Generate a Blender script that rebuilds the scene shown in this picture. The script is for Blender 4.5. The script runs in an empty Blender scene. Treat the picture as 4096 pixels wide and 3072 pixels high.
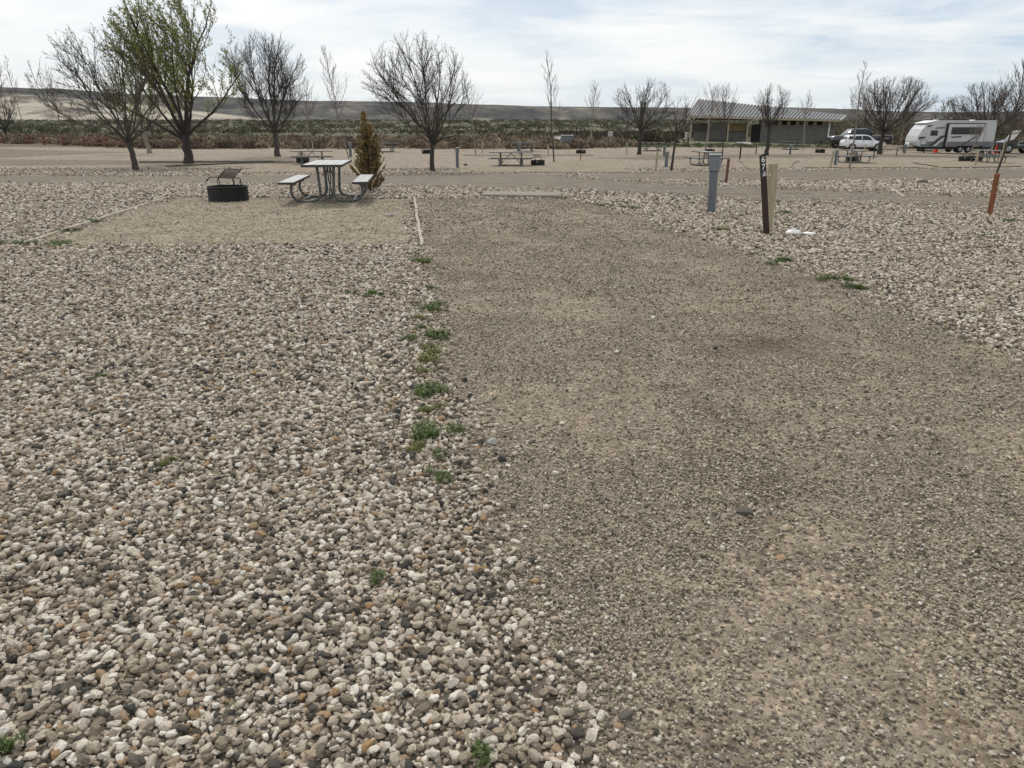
import bpy, bmesh, math, random
import numpy as np
from mathutils import Vector, Matrix, Euler, noise as mnoise
from mathutils.geometry import delaunay_2d_cdt
R = math.radians
rnd = random.Random(7)
nr = np.random.default_rng(11)
scene = bpy.context.scene
col = scene.collection

# ------------------------------------------------------------------ camera model and terrain
F = 3000.0; W0 = 4096; H0 = 3072
EYE = 1.45
PITCH = math.atan((1536 - 505) / F)
CP, SP = math.cos(PITCH), math.sin(PITCH)

def ss(a, b, x):
    t = np.clip((np.asarray(x, dtype=float) - a) / (b - a), 0, 1)
    return t * t * (3 - 2 * t)

def hz(x, y):
    x = np.asarray(x, dtype=float); y = np.asarray(y, dtype=float)
    z = -0.7 * ss(13, 42, y)
    z = z - 0.45 * ss(22, 50, x) * ss(35, 70, y) * (1 - ss(95, 150, y))
    z = z + 0.0105 * (np.clip(y, 78, 900) - 78)
    return z

def ray(px, py):
    a = (px - W0 / 2) / F; b = -(py - H0 / 2) / F
    d = Vector((a, CP + b * SP, -SP + b * CP))
    return d

def G(px, py):
    """ground point seen at a photo position"""
    d = ray(px, py)
    t = 0.3; prev = 0.3
    while t < 3000:
        x, y, z = d.x * t, d.y * t, EYE + d.z * t
        if z < float(hz(x, y)):
            lo, hi = prev, t
            for _ in range(30):
                m = (lo + hi) / 2
                if EYE + d.z * m < float(hz(d.x * m, d.y * m)): hi = m
                else: lo = m
            return Vector((d.x * hi, d.y * hi, float(hz(d.x * hi, d.y * hi))))
        prev = t; t *= 1.03
    return Vector((d.x * 900, d.y * 900, float(hz(d.x * 900, d.y * 900))))

def hgt(px, py, top):
    p = G(px, py); d = ray(px, top); t = p.y / d.y
    return EYE + d.z * t - p.z

def ppm(px, py):
    p = G(px, py)
    return F / (p.y * CP + (EYE - p.z) * SP)

# ------------------------------------------------------------------ materials
def nt(name):
    m = bpy.data.materials.new(name); m.use_nodes = True
    n = m.node_tree; n.nodes.clear()
    out = n.nodes.new('ShaderNodeOutputMaterial')
    b = n.nodes.new('ShaderNodeBsdfPrincipled')
    n.links.new(b.outputs[0], out.inputs[0])
    return m, n, b

def N(n, typ, **kw):
    o = n.nodes.new(typ)
    for k, v in kw.items():
        if k.startswith('i_'):
            o.inputs[k[2:].replace('_', ' ')].default_value = v
        else: setattr(o, k, v)
    return o

def ramp(n, fac, stops, interp='LINEAR'):
    r = n.nodes.new('ShaderNodeValToRGB'); cr = r.color_ramp; cr.interpolation = interp
    while len(cr.elements) < len(stops): cr.elements.new(0.5)
    for e, (p, c) in zip(cr.elements, stops):
        e.position = p; e.color = (c[0], c[1], c[2], 1) if hasattr(c, '__len__') else (c, c, c, 1)
    n.links.new(fac, r.inputs[0]); return r.outputs[0]

def mix(n, fac, a, b, mode='MIX'):
    m = n.nodes.new('ShaderNodeMix'); m.data_type = 'RGBA'; m.blend_type = mode
    for s, v in ((m.inputs[0], fac), (m.inputs[6], a), (m.inputs[7], b)):
        if hasattr(v, 'is_output'): n.links.new(v, s)
        elif hasattr(v, '__len__'): s.default_value = (v[0], v[1], v[2], 1)
        else: s.default_value = v
    return m.outputs[2]

def mth(n, op, a, b=0.0, clamp=False):
    m = n.nodes.new('ShaderNodeMath'); m.operation = op; m.use_clamp = clamp
    for s, v in ((m.inputs[0], a), (m.inputs[1], b)):
        if hasattr(v, 'is_output'): n.links.new(v, s)
        else: s.default_value = v
    return m.outputs[0]

def M(name, rgb, rough=0.7, metal=0.0, var=0.2, scale=6.0, bump=0.15, coat=0.0, dist=0.01, stretch=None):
    m, n, b = nt(name)
    tc = n.nodes.new('ShaderNodeTexCoord'); co = tc.outputs['Object']
    if stretch:
        mp = n.nodes.new('ShaderNodeMapping'); mp.inputs['Scale'].default_value = stretch
        n.links.new(co, mp.inputs[0]); co = mp.outputs[0]
    a = N(n, 'ShaderNodeTexNoise', i_Scale=scale, i_Detail=6.0, i_Roughness=0.65); n.links.new(co, a.inputs['Vector'])
    lo = [c * (1 - var) for c in rgb]; hi = [min(1, c * (1 + var)) for c in rgb]
    c = ramp(n, a.outputs['Fac'], [(0.3, lo), (0.7, hi)])
    n.links.new(c, b.inputs['Base Color'])
    b.inputs['Roughness'].default_value = rough; b.inputs['Metallic'].default_value = metal
    b.inputs['Coat Weight'].default_value = coat
    if bump:
        bp = N(n, 'ShaderNodeBump', i_Strength=bump, i_Distance=dist); n.links.new(a.outputs['Fac'], bp.inputs['Height'])
        n.links.new(bp.outputs[0], b.inputs['Normal'])
    return m

def ground_mat(name, pal, S, dust, dust_amt, patch=0.5, bumpd=0.006, tint=(1, 1, 1), dark=0.25, darkcol=(0.10, 0.085, 0.065), streak=False):
    m, n, b = nt(name)
    tc = n.nodes.new('ShaderNodeTexCoord'); co = tc.outputs['Object']
    if streak:
        mp = n.nodes.new('ShaderNodeMapping'); mp.inputs['Scale'].default_value = streak
        n.links.new(co, mp.inputs[0]); cs = mp.outputs[0]
    else: cs = co
    v = N(n, 'ShaderNodeTexVoronoi', i_Scale=S); n.links.new(co, v.inputs['Vector'])
    sp = n.nodes.new('ShaderNodeSeparateColor'); n.links.new(v.outputs['Color'], sp.inputs[0])
    c = ramp(n, sp.outputs[0], pal, 'CONSTANT')
    v2 = N(n, 'ShaderNodeTexVoronoi', i_Scale=S * 2.7); n.links.new(co, v2.inputs['Vector'])
    sp2 = n.nodes.new('ShaderNodeSeparateColor'); n.links.new(v2.outputs['Color'], sp2.inputs[0])
    c2 = ramp(n, sp2.outputs[1], pal, 'CONSTANT')
    nz = N(n, 'ShaderNodeTexNoise', i_Scale=patch, i_Detail=7.0, i_Roughness=0.62); n.links.new(cs, nz.inputs['Vector'])
    nm = N(n, 'ShaderNodeTexNoise', i_Scale=9.0, i_Detail=6.0, i_Roughness=0.7); n.links.new(co, nm.inputs['Vector'])
    nf = N(n, 'ShaderNodeTexNoise', i_Scale=120.0, i_Detail=4.0, i_Roughness=0.7); n.links.new(co, nf.inputs['Vector'])
    fine = ramp(n, nf.outputs['Fac'], [(0.35, [d * 0.75 for d in dust]), (0.7, [min(1, d * 1.2) for d in dust])])
    # which cells carry a pebble, which are fines
    s3 = mth(n, 'ADD', mth(n, 'MULTIPLY', nz.outputs['Fac'], 0.9), mth(n, 'MULTIPLY', nm.outputs['Fac'], 0.6))
    dm = ramp(n, s3, [(0.62, 0.0), (0.90, 1.0)])
    k = mth(n, 'GREATER_THAN', sp.outputs[2], 1 - dust_amt)
    k2 = mth(n, 'GREATER_THAN', sp2.outputs[2], 0.55)
    cc = mix(n, k, c, c2)
    cc = mix(n, mth(n, 'MULTIPLY', k, k2), cc, fine)
    cc = mix(n, mth(n, 'MULTIPLY', dm, min(0.9, dust_amt * 1.3)), cc, fine)
    # damp / organic darker patches, with a shape of their own
    nd = N(n, 'ShaderNodeTexNoise', i_Scale=patch * 1.7, i_Detail=8.0, i_Roughness=0.7, i_Distortion=0.6)
    ofs = N(n, 'ShaderNodeVectorMath', operation='ADD'); ofs.inputs[1].default_value = (31.3, 7.7, 2.1)
    n.links.new(cs, ofs.inputs[0]); n.links.new(ofs.outputs[0], nd.inputs['Vector'])
    df = ramp(n, nd.outputs['Fac'], [(0.50, 0.0), (0.66, 1.0)])
    cc = mix(n, mth(n, 'MULTIPLY', df, dark), cc, darkcol)
    cc = mix(n, 1.0, cc, tint, 'MULTIPLY')
    nw = N(n, 'ShaderNodeTexNoise', i_Scale=2.6, i_Detail=6.0, i_Roughness=0.75); mw = n.nodes.new('ShaderNodeMapping'); mw.inputs['Scale'].default_value = (.6, 1.0, 1); n.links.new(co, mw.inputs[0]); n.links.new(mw.outputs[0], nw.inputs['Vector'])
    cc = mix(n, 1.0, cc, ramp(n, nw.outputs['Fac'], [(0.36, (0.70, 0.69, 0.68)), (0.52, (1, 1, 1)), (0.66, (1.22, 1.2, 1.16))]), 'MULTIPLY')
    n.links.new(cc, b.inputs['Base Color'])
    b.inputs['Roughness'].default_value = 0.92
    b.inputs['Specular IOR Level'].default_value = 0.2
    inv = mth(n, 'SUBTRACT', 1.0, v.outputs['Distance'])
    inv2 = mth(n, 'MULTIPLY', mth(n, 'SUBTRACT', 1.0, v2.outputs['Distance']), 0.4)
    hh = mth(n, 'ADD', mth(n, 'MULTIPLY', inv, mth(n, 'SUBTRACT', 1.0, mth(n, 'MULTIPLY', k, 0.7))), inv2)
    hh = mth(n, 'ADD', hh, mth(n, 'MULTIPLY', nm.outputs['Fac'], 1.0))
    bp = N(n, 'ShaderNodeBump', i_Strength=1.0, i_Distance=bumpd); n.links.new(hh, bp.inputs['Height'])
    n.links.new(bp.outputs[0], b.inputs['Normal'])
    return m

PAL_FINE = [(0.0, (0.11, 0.095, 0.08)), (0.12, (0.20, 0.17, 0.13)), (0.42, (0.31, 0.27, 0.205)), (0.66, (0.40, 0.35, 0.27)), (0.86, (0.52, 0.47, 0.38)), (0.96, (0.25, 0.24, 0.23))]
PAL_COARSE = [(0.0, (0.07, 0.068, 0.064)), (0.14, (0.22, 0.195, 0.17)), (0.38, (0.36, 0.32, 0.28)), (0.62, (0.47, 0.42, 0.37)), (0.82, (0.62, 0.575, 0.52)), (0.95, (0.33, 0.235, 0.15))]

mat_ground = ground_mat('ground_gravel', PAL_COARSE, 17, (0.28, 0.235, 0.175), 0.45, 0.35, 0.02, dark=0.7, darkcol=(0.19, 0.165, 0.135), tint=(0.98, 0.93, 0.86), streak=(0.35, 1.6, 1))
mat_drive = ground_mat('driveway_gravel', PAL_FINE, 70, (0.275, 0.258, 0.225), 0.42, 0.9, 0.005, dark=0.5, darkcol=(0.13, 0.105, 0.075), tint=(0.93, 0.85, 0.775), streak=(1.3, 0.6, 1))
mat_pad = ground_mat('pad_fines', PAL_FINE, 26, (0.34, 0.295, 0.225), 0.4, 1.4, 0.014, dark=0.45, darkcol=(0.2, 0.155, 0.10), tint=(0.95, 0.90, 0.85), streak=(0.4, 2.2, 1))
mat_road = ground_mat('road_fines', PAL_FINE, 16, (0.27, 0.245, 0.205), 0.6, 0.7, 0.02, dark=0.55, darkcol=(0.13, 0.112, 0.095), tint=(0.74, 0.70, 0.67), streak=(0.12, 1.5, 1))

def attr_mat(name, attr='col', rough=0.8, trans=0.0, mul=1.0):
    m, n, b = nt(name)
    a = N(n, 'ShaderNodeAttribute', attribute_name=attr)
    n.links.new(a.outputs['Color'], b.inputs['Base Color'])
    b.inputs['Roughness'].default_value = rough
    b.inputs['Specular IOR Level'].default_value = 0.25
    return m

def stone_mat(name, pal, mott=0.35):
    m, n, b = nt(name)
    oi = n.nodes.new('ShaderNodeObjectInfo')
    c = ramp(n, oi.outputs['Random'], pal, 'LINEAR')
    tc = n.nodes.new('ShaderNodeTexCoord')
    ad = N(n, 'ShaderNodeVectorMath', operation='ADD'); n.links.new(tc.outputs['Object'], ad.inputs[0])
    cx = n.nodes.new('ShaderNodeCombineXYZ'); n.links.new(mth(n, 'MULTIPLY', oi.outputs['Random'], 500.0), cx.inputs[0]); n.links.new(cx.outputs[0], ad.inputs[1])
    nz = N(n, 'ShaderNodeTexNoise', i_Scale=2.2, i_Detail=6.0, i_Roughness=0.7); n.links.new(ad.outputs[0], nz.inputs['Vector'])
    mo = ramp(n, nz.outputs['Fac'], [(0.3, 1 - mott), (0.72, 1 + 0.2)])
    n.links.new(mix(n, 1.0, c, mo, 'MULTIPLY'), b.inputs['Base Color'])
    b.inputs['Roughness'].default_value = 0.8
    b.inputs['Specular IOR Level'].default_value = 0.3
    bp = N(n, 'ShaderNodeBump', i_Strength=0.5, i_Distance=0.1); n.links.new(nz.outputs['Fac'], bp.inputs['Height']); n.links.new(bp.outputs[0], b.inputs['Normal'])
    return m
STONE = [(0.0, (0.06, 0.06, 0.055)), (0.08, (0.14, 0.122, 0.10)), (0.20, (0.27, 0.218, 0.158)), (0.36, (0.42, 0.342, 0.25)), (0.39, (0.42, 0.26, 0.13)), (0.42, (0.47, 0.385, 0.292)), (0.66, (0.61, 0.515, 0.405)), (0.85, (0.79, 0.70, 0.58)), (1.0, (0.92, 0.86, 0.75))]
PEB = [(0.0, (0.09, 0.08, 0.065)), (0.15, (0.19, 0.16, 0.12)), (0.45, (0.37, 0.31, 0.23)), (0.75, (0.54, 0.465, 0.345)), (0.95, (0.66, 0.60, 0.49)), (1.0, (0.72, 0.69, 0.62))]
mat_stone = stone_mat('river_stone', STONE)
mat_peb = stone_mat('pebble', PEB, 0.2)

mat_bark = M('dark_bark', (0.045, 0.038, 0.032), 0.9, var=0.4, scale=14, bump=0.6, dist=0.02, stretch=(1, 1, 0.25))
mat_twig = M('dark_twig', (0.052, 0.043, 0.037), 0.9, var=0.3, scale=3, bump=0)
mat_twig2 = M('reddish_twig', (0.085, 0.060, 0.047), 0.9, var=0.3, scale=3, bump=0)
mat_pbark = M('pale_bark', (0.21, 0.185, 0.15), 0.85, var=0.35, scale=10, bump=0.4, stretch=(1, 1, 0.3))
mat_ptwig = M('pale_twig', (0.20, 0.165, 0.135), 0.85, var=0.3, scale=3, bump=0)
mat_gbark = M('grey_bark', (0.062, 0.054, 0.046), 0.9, var=0.35, scale=12, bump=0.5, dist=0.02, stretch=(1, 1, 0.25))
def leaf_mat(name, a, b_):
    m, n, b = nt(name)
    g = n.nodes.new('ShaderNodeNewGeometry')
    c = ramp(n, g.outputs['Random Per Island'], [(0.0, a), (1.0, b_)])
    n.links.new(c, b.inputs['Base Color']); b.inputs['Roughness'].default_value = 0.6
    tr = n.nodes.new('ShaderNodeBsdfTranslucent'); n.links.new(c, tr.inputs[0])
    mx = n.nodes.new('ShaderNodeMixShader'); mx.inputs[0].default_value = 0.3
    out = [x for x in n.nodes if x.type == 'OUTPUT_MATERIAL'][0]
    n.links.new(b.outputs[0], mx.inputs[1]); n.links.new(tr.outputs[0], mx.inputs[2]); n.links.new(mx.outputs[0], out.inputs[0])
    return m
mat_leaf = leaf_mat('spring_leaf', (0.13, 0.145, 0.028), (0.29, 0.31, 0.075))
mat_leaf2 = leaf_mat('olive_leaf', (0.08, 0.085, 0.03), (0.15, 0.15, 0.06))
mat_bud = leaf_mat('brown_bud', (0.07, 0.055, 0.045), (0.13, 0.10, 0.075))
mat_cedar = leaf_mat('dying_cedar', (0.09, 0.052, 0.02), (0.33, 0.235, 0.09))
mat_weed = leaf_mat('weed_green', (0.05, 0.085, 0.018), (0.14, 0.19, 0.05))
mat_weedy = leaf_mat('weed_yellow', (0.12, 0.14, 0.03), (0.22, 0.22, 0.07))

mat_galv = M('weathered_steel_tube', (0.125, 0.135, 0.13), 0.55, metal=0.35, var=0.25, scale=9, bump=0.1)
mat_alu = M('pale_table_board', (0.28, 0.29, 0.295), 0.6, metal=0.25, var=0.14, scale=5, bump=0.1, stretch=(1, 0.2, 1))
mat_edge = M('dark_edge', (0.045, 0.042, 0.04), 0.6, var=0.3)
mat_black = M('sooty_steel', (0.009, 0.0085, 0.0085), 0.65, metal=0.2, var=0.6, scale=8, bump=0.3)
mat_rust = M('rusty_grate', (0.055, 0.038, 0.030), 0.7, metal=0.3, var=0.4, scale=20, bump=0.2)
mat_tag = M('pale_sticker', (0.42, 0.40, 0.34), 0.6, var=0.2, scale=30)
mat_ped = M('grey_paint', (0.12, 0.138, 0.15), 0.5, metal=0.1, var=0.12, scale=5, bump=0.08)
mat_ped2 = M('grey_paint_box', (0.165, 0.185, 0.20), 0.45, metal=0.1, var=0.1, scale=5, bump=0.06)
mat_brown = M('brown_marker', (0.030, 0.011, 0.008), 0.6, var=0.3, scale=10, bump=0.1)
mat_red = M('red_brown_marker', (0.12, 0.048, 0.034), 0.7, var=0.25, scale=10, bump=0.1)
mat_orange = M('rust_orange_post', (0.21, 0.07, 0.025), 0.75, var=0.35, scale=12, bump=0.3, stretch=(1, 1, 0.2))
mat_wood = M('weathered_wood', (0.36, 0.31, 0.21), 0.85, var=0.28, scale=22, bump=0.5, stretch=(1, 1, 0.12))
mat_fence = M('red_stained_rail', (0.155, 0.07, 0.046), 0.85, var=0.35, scale=10, bump=0.3)
mat_white = M('white_plastic', (0.78, 0.78, 0.76), 0.45, var=0.06, scale=15, bump=0.05)
mat_num = M('white_vinyl', (0.75, 0.74, 0.72), 0.5, var=0.08, scale=40, bump=0)
mat_conc = M('concrete', (0.22, 0.195, 0.155), 0.9, var=0.22, scale=7, bump=0.4)
mat_conc2 = M('pale_concrete', (0.44, 0.43, 0.41), 0.9, var=0.12, scale=3, bump=0.2)
mat_edging = M('timber_edging', (0.38, 0.33, 0.25), 0.9, var=0.4, scale=12, bump=0.5)
mat_dedging = M('dark_edging', (0.10, 0.085, 0.07), 0.9, var=0.4, scale=6, bump=0.5)
mat_rock = M('grey_rock', (0.30, 0.285, 0.26), 0.9, var=0.3, scale=14, bump=0.8)
mat_lawn = M('lawn', (0.10, 0.115, 0.055), 0.95, var=0.45, scale=0.8, bump=0.6, dist=0.1)
mat_wcar = M('white_car_paint', (0.72, 0.73, 0.75), 0.25, var=0.03, scale=2, bump=0, coat=0.6)
mat_bcar = M('black_car_paint', (0.015, 0.016, 0.018), 0.25, var=0.2, scale=2, bump=0, coat=0.7)
mat_glass = M('dark_glass', (0.012, 0.014, 0.016), 0.08, var=0.1, bump=0)
mat_tyre = M('tyre', (0.018, 0.018, 0.018), 0.85, var=0.2, scale=20)
mat_rim = M('alloy_rim', (0.42, 0.43, 0.44), 0.3, metal=0.8, var=0.1)
mat_trim = M('black_trim', (0.02, 0.02, 0.021), 0.6, var=0.2)
mat_lamp = M('red_lamp', (0.25, 0.02, 0.015), 0.2, var=0.1, bump=0)
mat_rv = M('rv_white', (0.50, 0.505, 0.51), 0.35, var=0.05, scale=2, bump=0)
mat_rvroof = M('rv_roof', (0.75, 0.75, 0.74), 0.5, var=0.06, scale=2, bump=0)
mat_rvg = M('rv_grey', (0.14, 0.145, 0.155), 0.4, var=0.08, scale=2, bump=0)
mat_rvd = M('rv_dark', (0.05, 0.052, 0.06), 0.4, var=0.1, scale=2, bump=0)
mat_cone = M('orange_cone', (0.75, 0.09, 0.03), 0.5, var=0.15, scale=4, bump=0)
mat_block = M('grey_block_wall', (0.135, 0.13, 0.118), 0.9, var=0.2, scale=1.6, bump=0.3)
mat_block2 = M('dark_block_wall', (0.075, 0.07, 0.062), 0.9, var=0.3, scale=2.2, bump=0.3)
mat_tanw = M('tan_fascia', (0.34, 0.285, 0.205), 0.8, var=0.15, scale=3)
mat_ochre = M('ochre_panel', (0.21, 0.15, 0.07), 0.85, var=0.3, scale=3)
mat_roof = M('metal_roof', (0.31, 0.31, 0.31), 0.4, metal=0.3, var=0.1, scale=2, bump=0)
mat_seam = M('roof_seam', (0.075, 0.073, 0.072), 0.5, metal=0.2, var=0.2, scale=2, bump=0)
mat_void = M('dark_opening', (0.012, 0.012, 0.012), 0.9, var=0.2)
mat_rope = M('pale_rope', (0.45, 0.38, 0.28), 0.9, var=0.2, scale=40)

# ------------------------------------------------------------------ mesh builder
class MB:
    def __init__(s): s.v = []; s.f = []; s.m = []; s.sm = []
    def add(s, vs, fs, mi=0, smooth=False):
        o = len(s.v); s.v += [tuple(p) for p in vs]
        for f in fs: s.f.append(tuple(i + o for i in f)); s.m.append(mi); s.sm.append(smooth)
    def box(s, c, d, rot=None, mi=0, bevel=0.0, taper=1.0):
        hx, hy, hh = d[0] / 2, d[1] / 2, d[2] / 2
        if bevel <= 0:
            vs = [(x * (taper if z > 0 else 1), y * (taper if z > 0 else 1), z) for z in (-hh, hh) for x, y in ((-hx, -hy), (hx, -hy), (hx, hy), (-hx, hy))]
            fs = [(3, 2, 1, 0), (4, 5, 6, 7), (0, 1, 5, 4), (1, 2, 6, 5), (2, 3, 7, 6), (3, 0, 4, 7)]
        else:
            b = min(bevel, hx * .9, hy * .9, hh * .9); vs = []; 
            prof = [(-hh, b), (-hh + b, 0), (hh - b, 0), (hh, b)]
            for z, ins in prof:
                X, Y = hx - ins, hy - ins
                vs += [(-X + b * .3, -Y, z), (X - b * .3, -Y, z), (X, -Y + b * .3, z), (X, Y - b * .3, z), (X - b * .3, Y, z), (-X + b * .3, Y, z), (-X, Y - b * .3, z), (-X, -Y + b * .3, z)]
            fs = [tuple(range(7, -1, -1)), tuple(range(24, 32))]
            for k in range(3):
                for i in range(8): j = (i + 1) % 8; fs.append((k * 8 + i, k * 8 + j, k * 8 + 8 + j, k * 8 + 8 + i))
        c = Vector(c)
        if rot is not None:
            m = rot if isinstance(rot, Matrix) else Euler(rot).to_matrix()
            vs = [m @ Vector(p) + c for p in vs]
        else: vs = [Vector(p) + c for p in vs]
        s.add(vs, fs, mi)
    def bar(s, a, b, w, h=None, mi=0):
        a, b = Vector(a), Vector(b); d = b - a; h = h or w
        q = d.to_track_quat('Z', 'Y').to_matrix()
        s.box((a + b) / 2, (w, h, d.length), q, mi)
    def tube(s, pts, rad, sides=6, mi=0, cap=True, smooth=True):
        n = len(pts)
        if not hasattr(rad, '__len__'): rad = [rad] * n
        P = [Vector(p) for p in pts]; vs = []
        u = None
        for i in range(n):
            t = (P[min(i + 1, n - 1)] - P[max(i - 1, 0)])
            if t.length < 1e-9: t = Vector((0, 0, 1))
            t.normalize()
            if u is None:
                u = t.cross(Vector((0, 0, 1)) if abs(t.z) < 0.9 else Vector((1, 0, 0))).normalized()
            else:
                u = (u - t * u.dot(t))
                u = u.normalized() if u.length > 1e-6 else t.orthogonal().normalized()
            w = t.cross(u)
            for k in range(sides):
                a = 2 * math.pi * k / sides
                vs.append(P[i] + (u * math.cos(a) + w * math.sin(a)) * rad[i])
        fs = []
        for i in range(n - 1):
            for k in range(sides):
                j = (k + 1) % sides
                fs.append((i * sides + k, i * sides + j, (i + 1) * sides + j, (i + 1) * sides + k))
        if cap and sides > 2:
            fs.append(tuple(range(sides - 1, -1, -1))); fs.append(tuple(range((n - 1) * sides, n * sides)))
        s.add(vs, fs, mi, smooth)
    def cyl(s, c, r, h, sides=24, r2=None, mi=0, axis='Z', smooth=True):
        c = Vector(c); ax = {'X': Vector((1, 0, 0)), 'Y': Vector((0, 1, 0)), 'Z': Vector((0, 0, 1))}[axis]
        s.tube([c - ax * h / 2, c + ax * h / 2], [r, r if r2 is None else r2], sides, mi, True, False if not smooth else False)
    def prism(s, prof, y0, y1, mi=0, smooth=False):
        """outline in x,z extruded along y"""
        n = len(prof); vs = [(x, y0, z) for x, z in prof] + [(x, y1, z) for x, z in prof]
        fs = [tuple(range(n)), tuple(range(2 * n - 1, n - 1, -1))]
        for i in range(n): j = (i + 1) % n; fs.append((i, i + n, j + n, j))
        s.add(vs, fs, mi, smooth)
    def mesh(s, name, mats):
        me = bpy.data.meshes.new(name); me.from_pydata([tuple(v) for v in s.v], [], s.f)
        for m in (mats if isinstance(mats, (list, tuple)) else [mats]): me.materials.append(m)
        me.polygons.foreach_set('material_index', s.m); me.polygons.foreach_set('use_smooth', s.sm)
        me.update(); return me

def link(name, data, parent=None, loc=None, rotz=0):
    o = bpy.data.objects.new(name, data); col.objects.link(o)
    if parent: o.parent = parent
    if loc is not None: o.location = loc
    if rotz: o.rotation_euler = (0, 0, rotz)
    return o
def tag(o, label=None, cat=None, group=None, kind=None):
    if label: o['label'] = label
    if cat: o['category'] = cat
    if group: o['group'] = group
    if kind: o['kind'] = kind
    return o
def inst(name, parts, loc, rot=0, label='', cat='', group=None, scale=1.0):
    r = link(name, None)
    r.location = loc; r.rotation_euler = rot if hasattr(rot, '__len__') else (0, 0, rot)
    r.scale = scale if hasattr(scale, '__len__') else (scale,) * 3
    r.empty_display_size = 0.2
    tag(r, label, cat, group)
    for p in parts:
        o = link(p[0], p[1], r)
        if len(p) > 2 and p[2]:
            for q in p[2]: link(q[0], q[1], o)
    return r
def single(name, me, loc, rot=0, label='', cat='', group=None, scale=1.0):
    o = link(name, me); o.location = loc
    o.rotation_euler = rot if hasattr(rot, '__len__') else (0, 0, rot)
    o.scale = scale if hasattr(scale, '__len__') else (scale,) * 3
    return tag(o, label, cat, group)

# ------------------------------------------------------------------ ground sheets
def pix_poly(pts, step=0.6, wob=0.06, seed=0):
    P = [G(*p) for p in pts]; out = []
    for i in range(len(P)):
        a, b = P[i], P[(i + 1) % len(P)]; n = max(1, int((b - a).length / step))
        for k in range(n):
            p = a.lerp(b, k / n)
            q = mnoise.noise_vector(Vector((p.x * 0.9 + seed, p.y * 0.9, seed * 3.3)))
            q2 = mnoise.noise_vector(Vector((p.x * 0.22 + seed, p.y * 0.22, 9.1)))
            out.append((p.x + q.x * wob + q2.x * wob * 2, p.y + q.y * wob + q2.y * wob * 2))
    return out
def inside(poly, X, Y):
    X = np.asarray(X); Y = np.asarray(Y); r = np.zeros(X.shape, bool)
    n = len(poly); j = n - 1
    for i in range(n):
        xi, yi = poly[i]; xj, yj = poly[j]
        c = ((yi > Y) != (yj > Y)) & (X < (xj - xi) * (Y - yi) / (yj - yi + 1e-12) + xi)
        r ^= c; j = i
    return r
def sheet(name, poly, mat, dz):
    xs = [p[0] for p in poly]; ys = [p[1] for p in poly]
    gx, gy = np.meshgrid(np.arange(math.floor(min(xs)), math.ceil(max(xs)) + 1), np.arange(math.floor(min(ys)), math.ceil(max(ys)) + 1))
    gx = gx.ravel().astype(float); gy = gy.ravel().astype(float); k = inside(poly, gx, gy)
    pts = [Vector(p) for p in poly] + [Vector((a, b)) for a, b in zip(gx[k], gy[k])]
    n = len(poly)
    v, e, f, *_ = delaunay_2d_cdt(pts, [(i, (i + 1) % n) for i in range(n)], [list(range(n))], 1, 1e-5)
    z = hz([p.x for p in v], [p.y for p in v]) + dz
    me = bpy.data.meshes.new(name); me.from_pydata([(p.x, p.y, float(c)) for p, c in zip(v, z)], [], f)
    me.materials.append(mat); me.update()
    # faces up
    if len(me.polygons) and me.polygons[0].normal.z < 0: me.flip_normals()
    o = link(name, me); o['kind'] = 'structure'; return o

def grid_mesh(name, xs, ys, zf, mat, smooth=True):
    X, Y = np.meshgrid(xs, ys); Z = zf(X, Y)
    v = np.stack([X.ravel(), Y.ravel(), Z.ravel()], 1)
    nx, ny = len(xs), len(ys)
    i = (np.arange(ny - 1)[:, None] * nx + np.arange(nx - 1)[None, :]).ravel()
    f = np.stack([i, i + 1, i + nx + 1, i + nx], 1)
    me = bpy.data.meshes.new(name); me.from_pydata(v.tolist(), [], f.tolist())
    me.materials.append(mat); me.polygons.foreach_set('use_smooth', [smooth] * len(f)); me.update()
    return me

xs = np.concatenate([-np.geomspace(3000, 72, 22), np.arange(-70, 81, 1.0), np.geomspace(83, 3000, 22)])
ys = np.concatenate([[-12, -8], np.arange(-6, 100, 1.0), np.geomspace(101, 3300, 60)])
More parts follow.
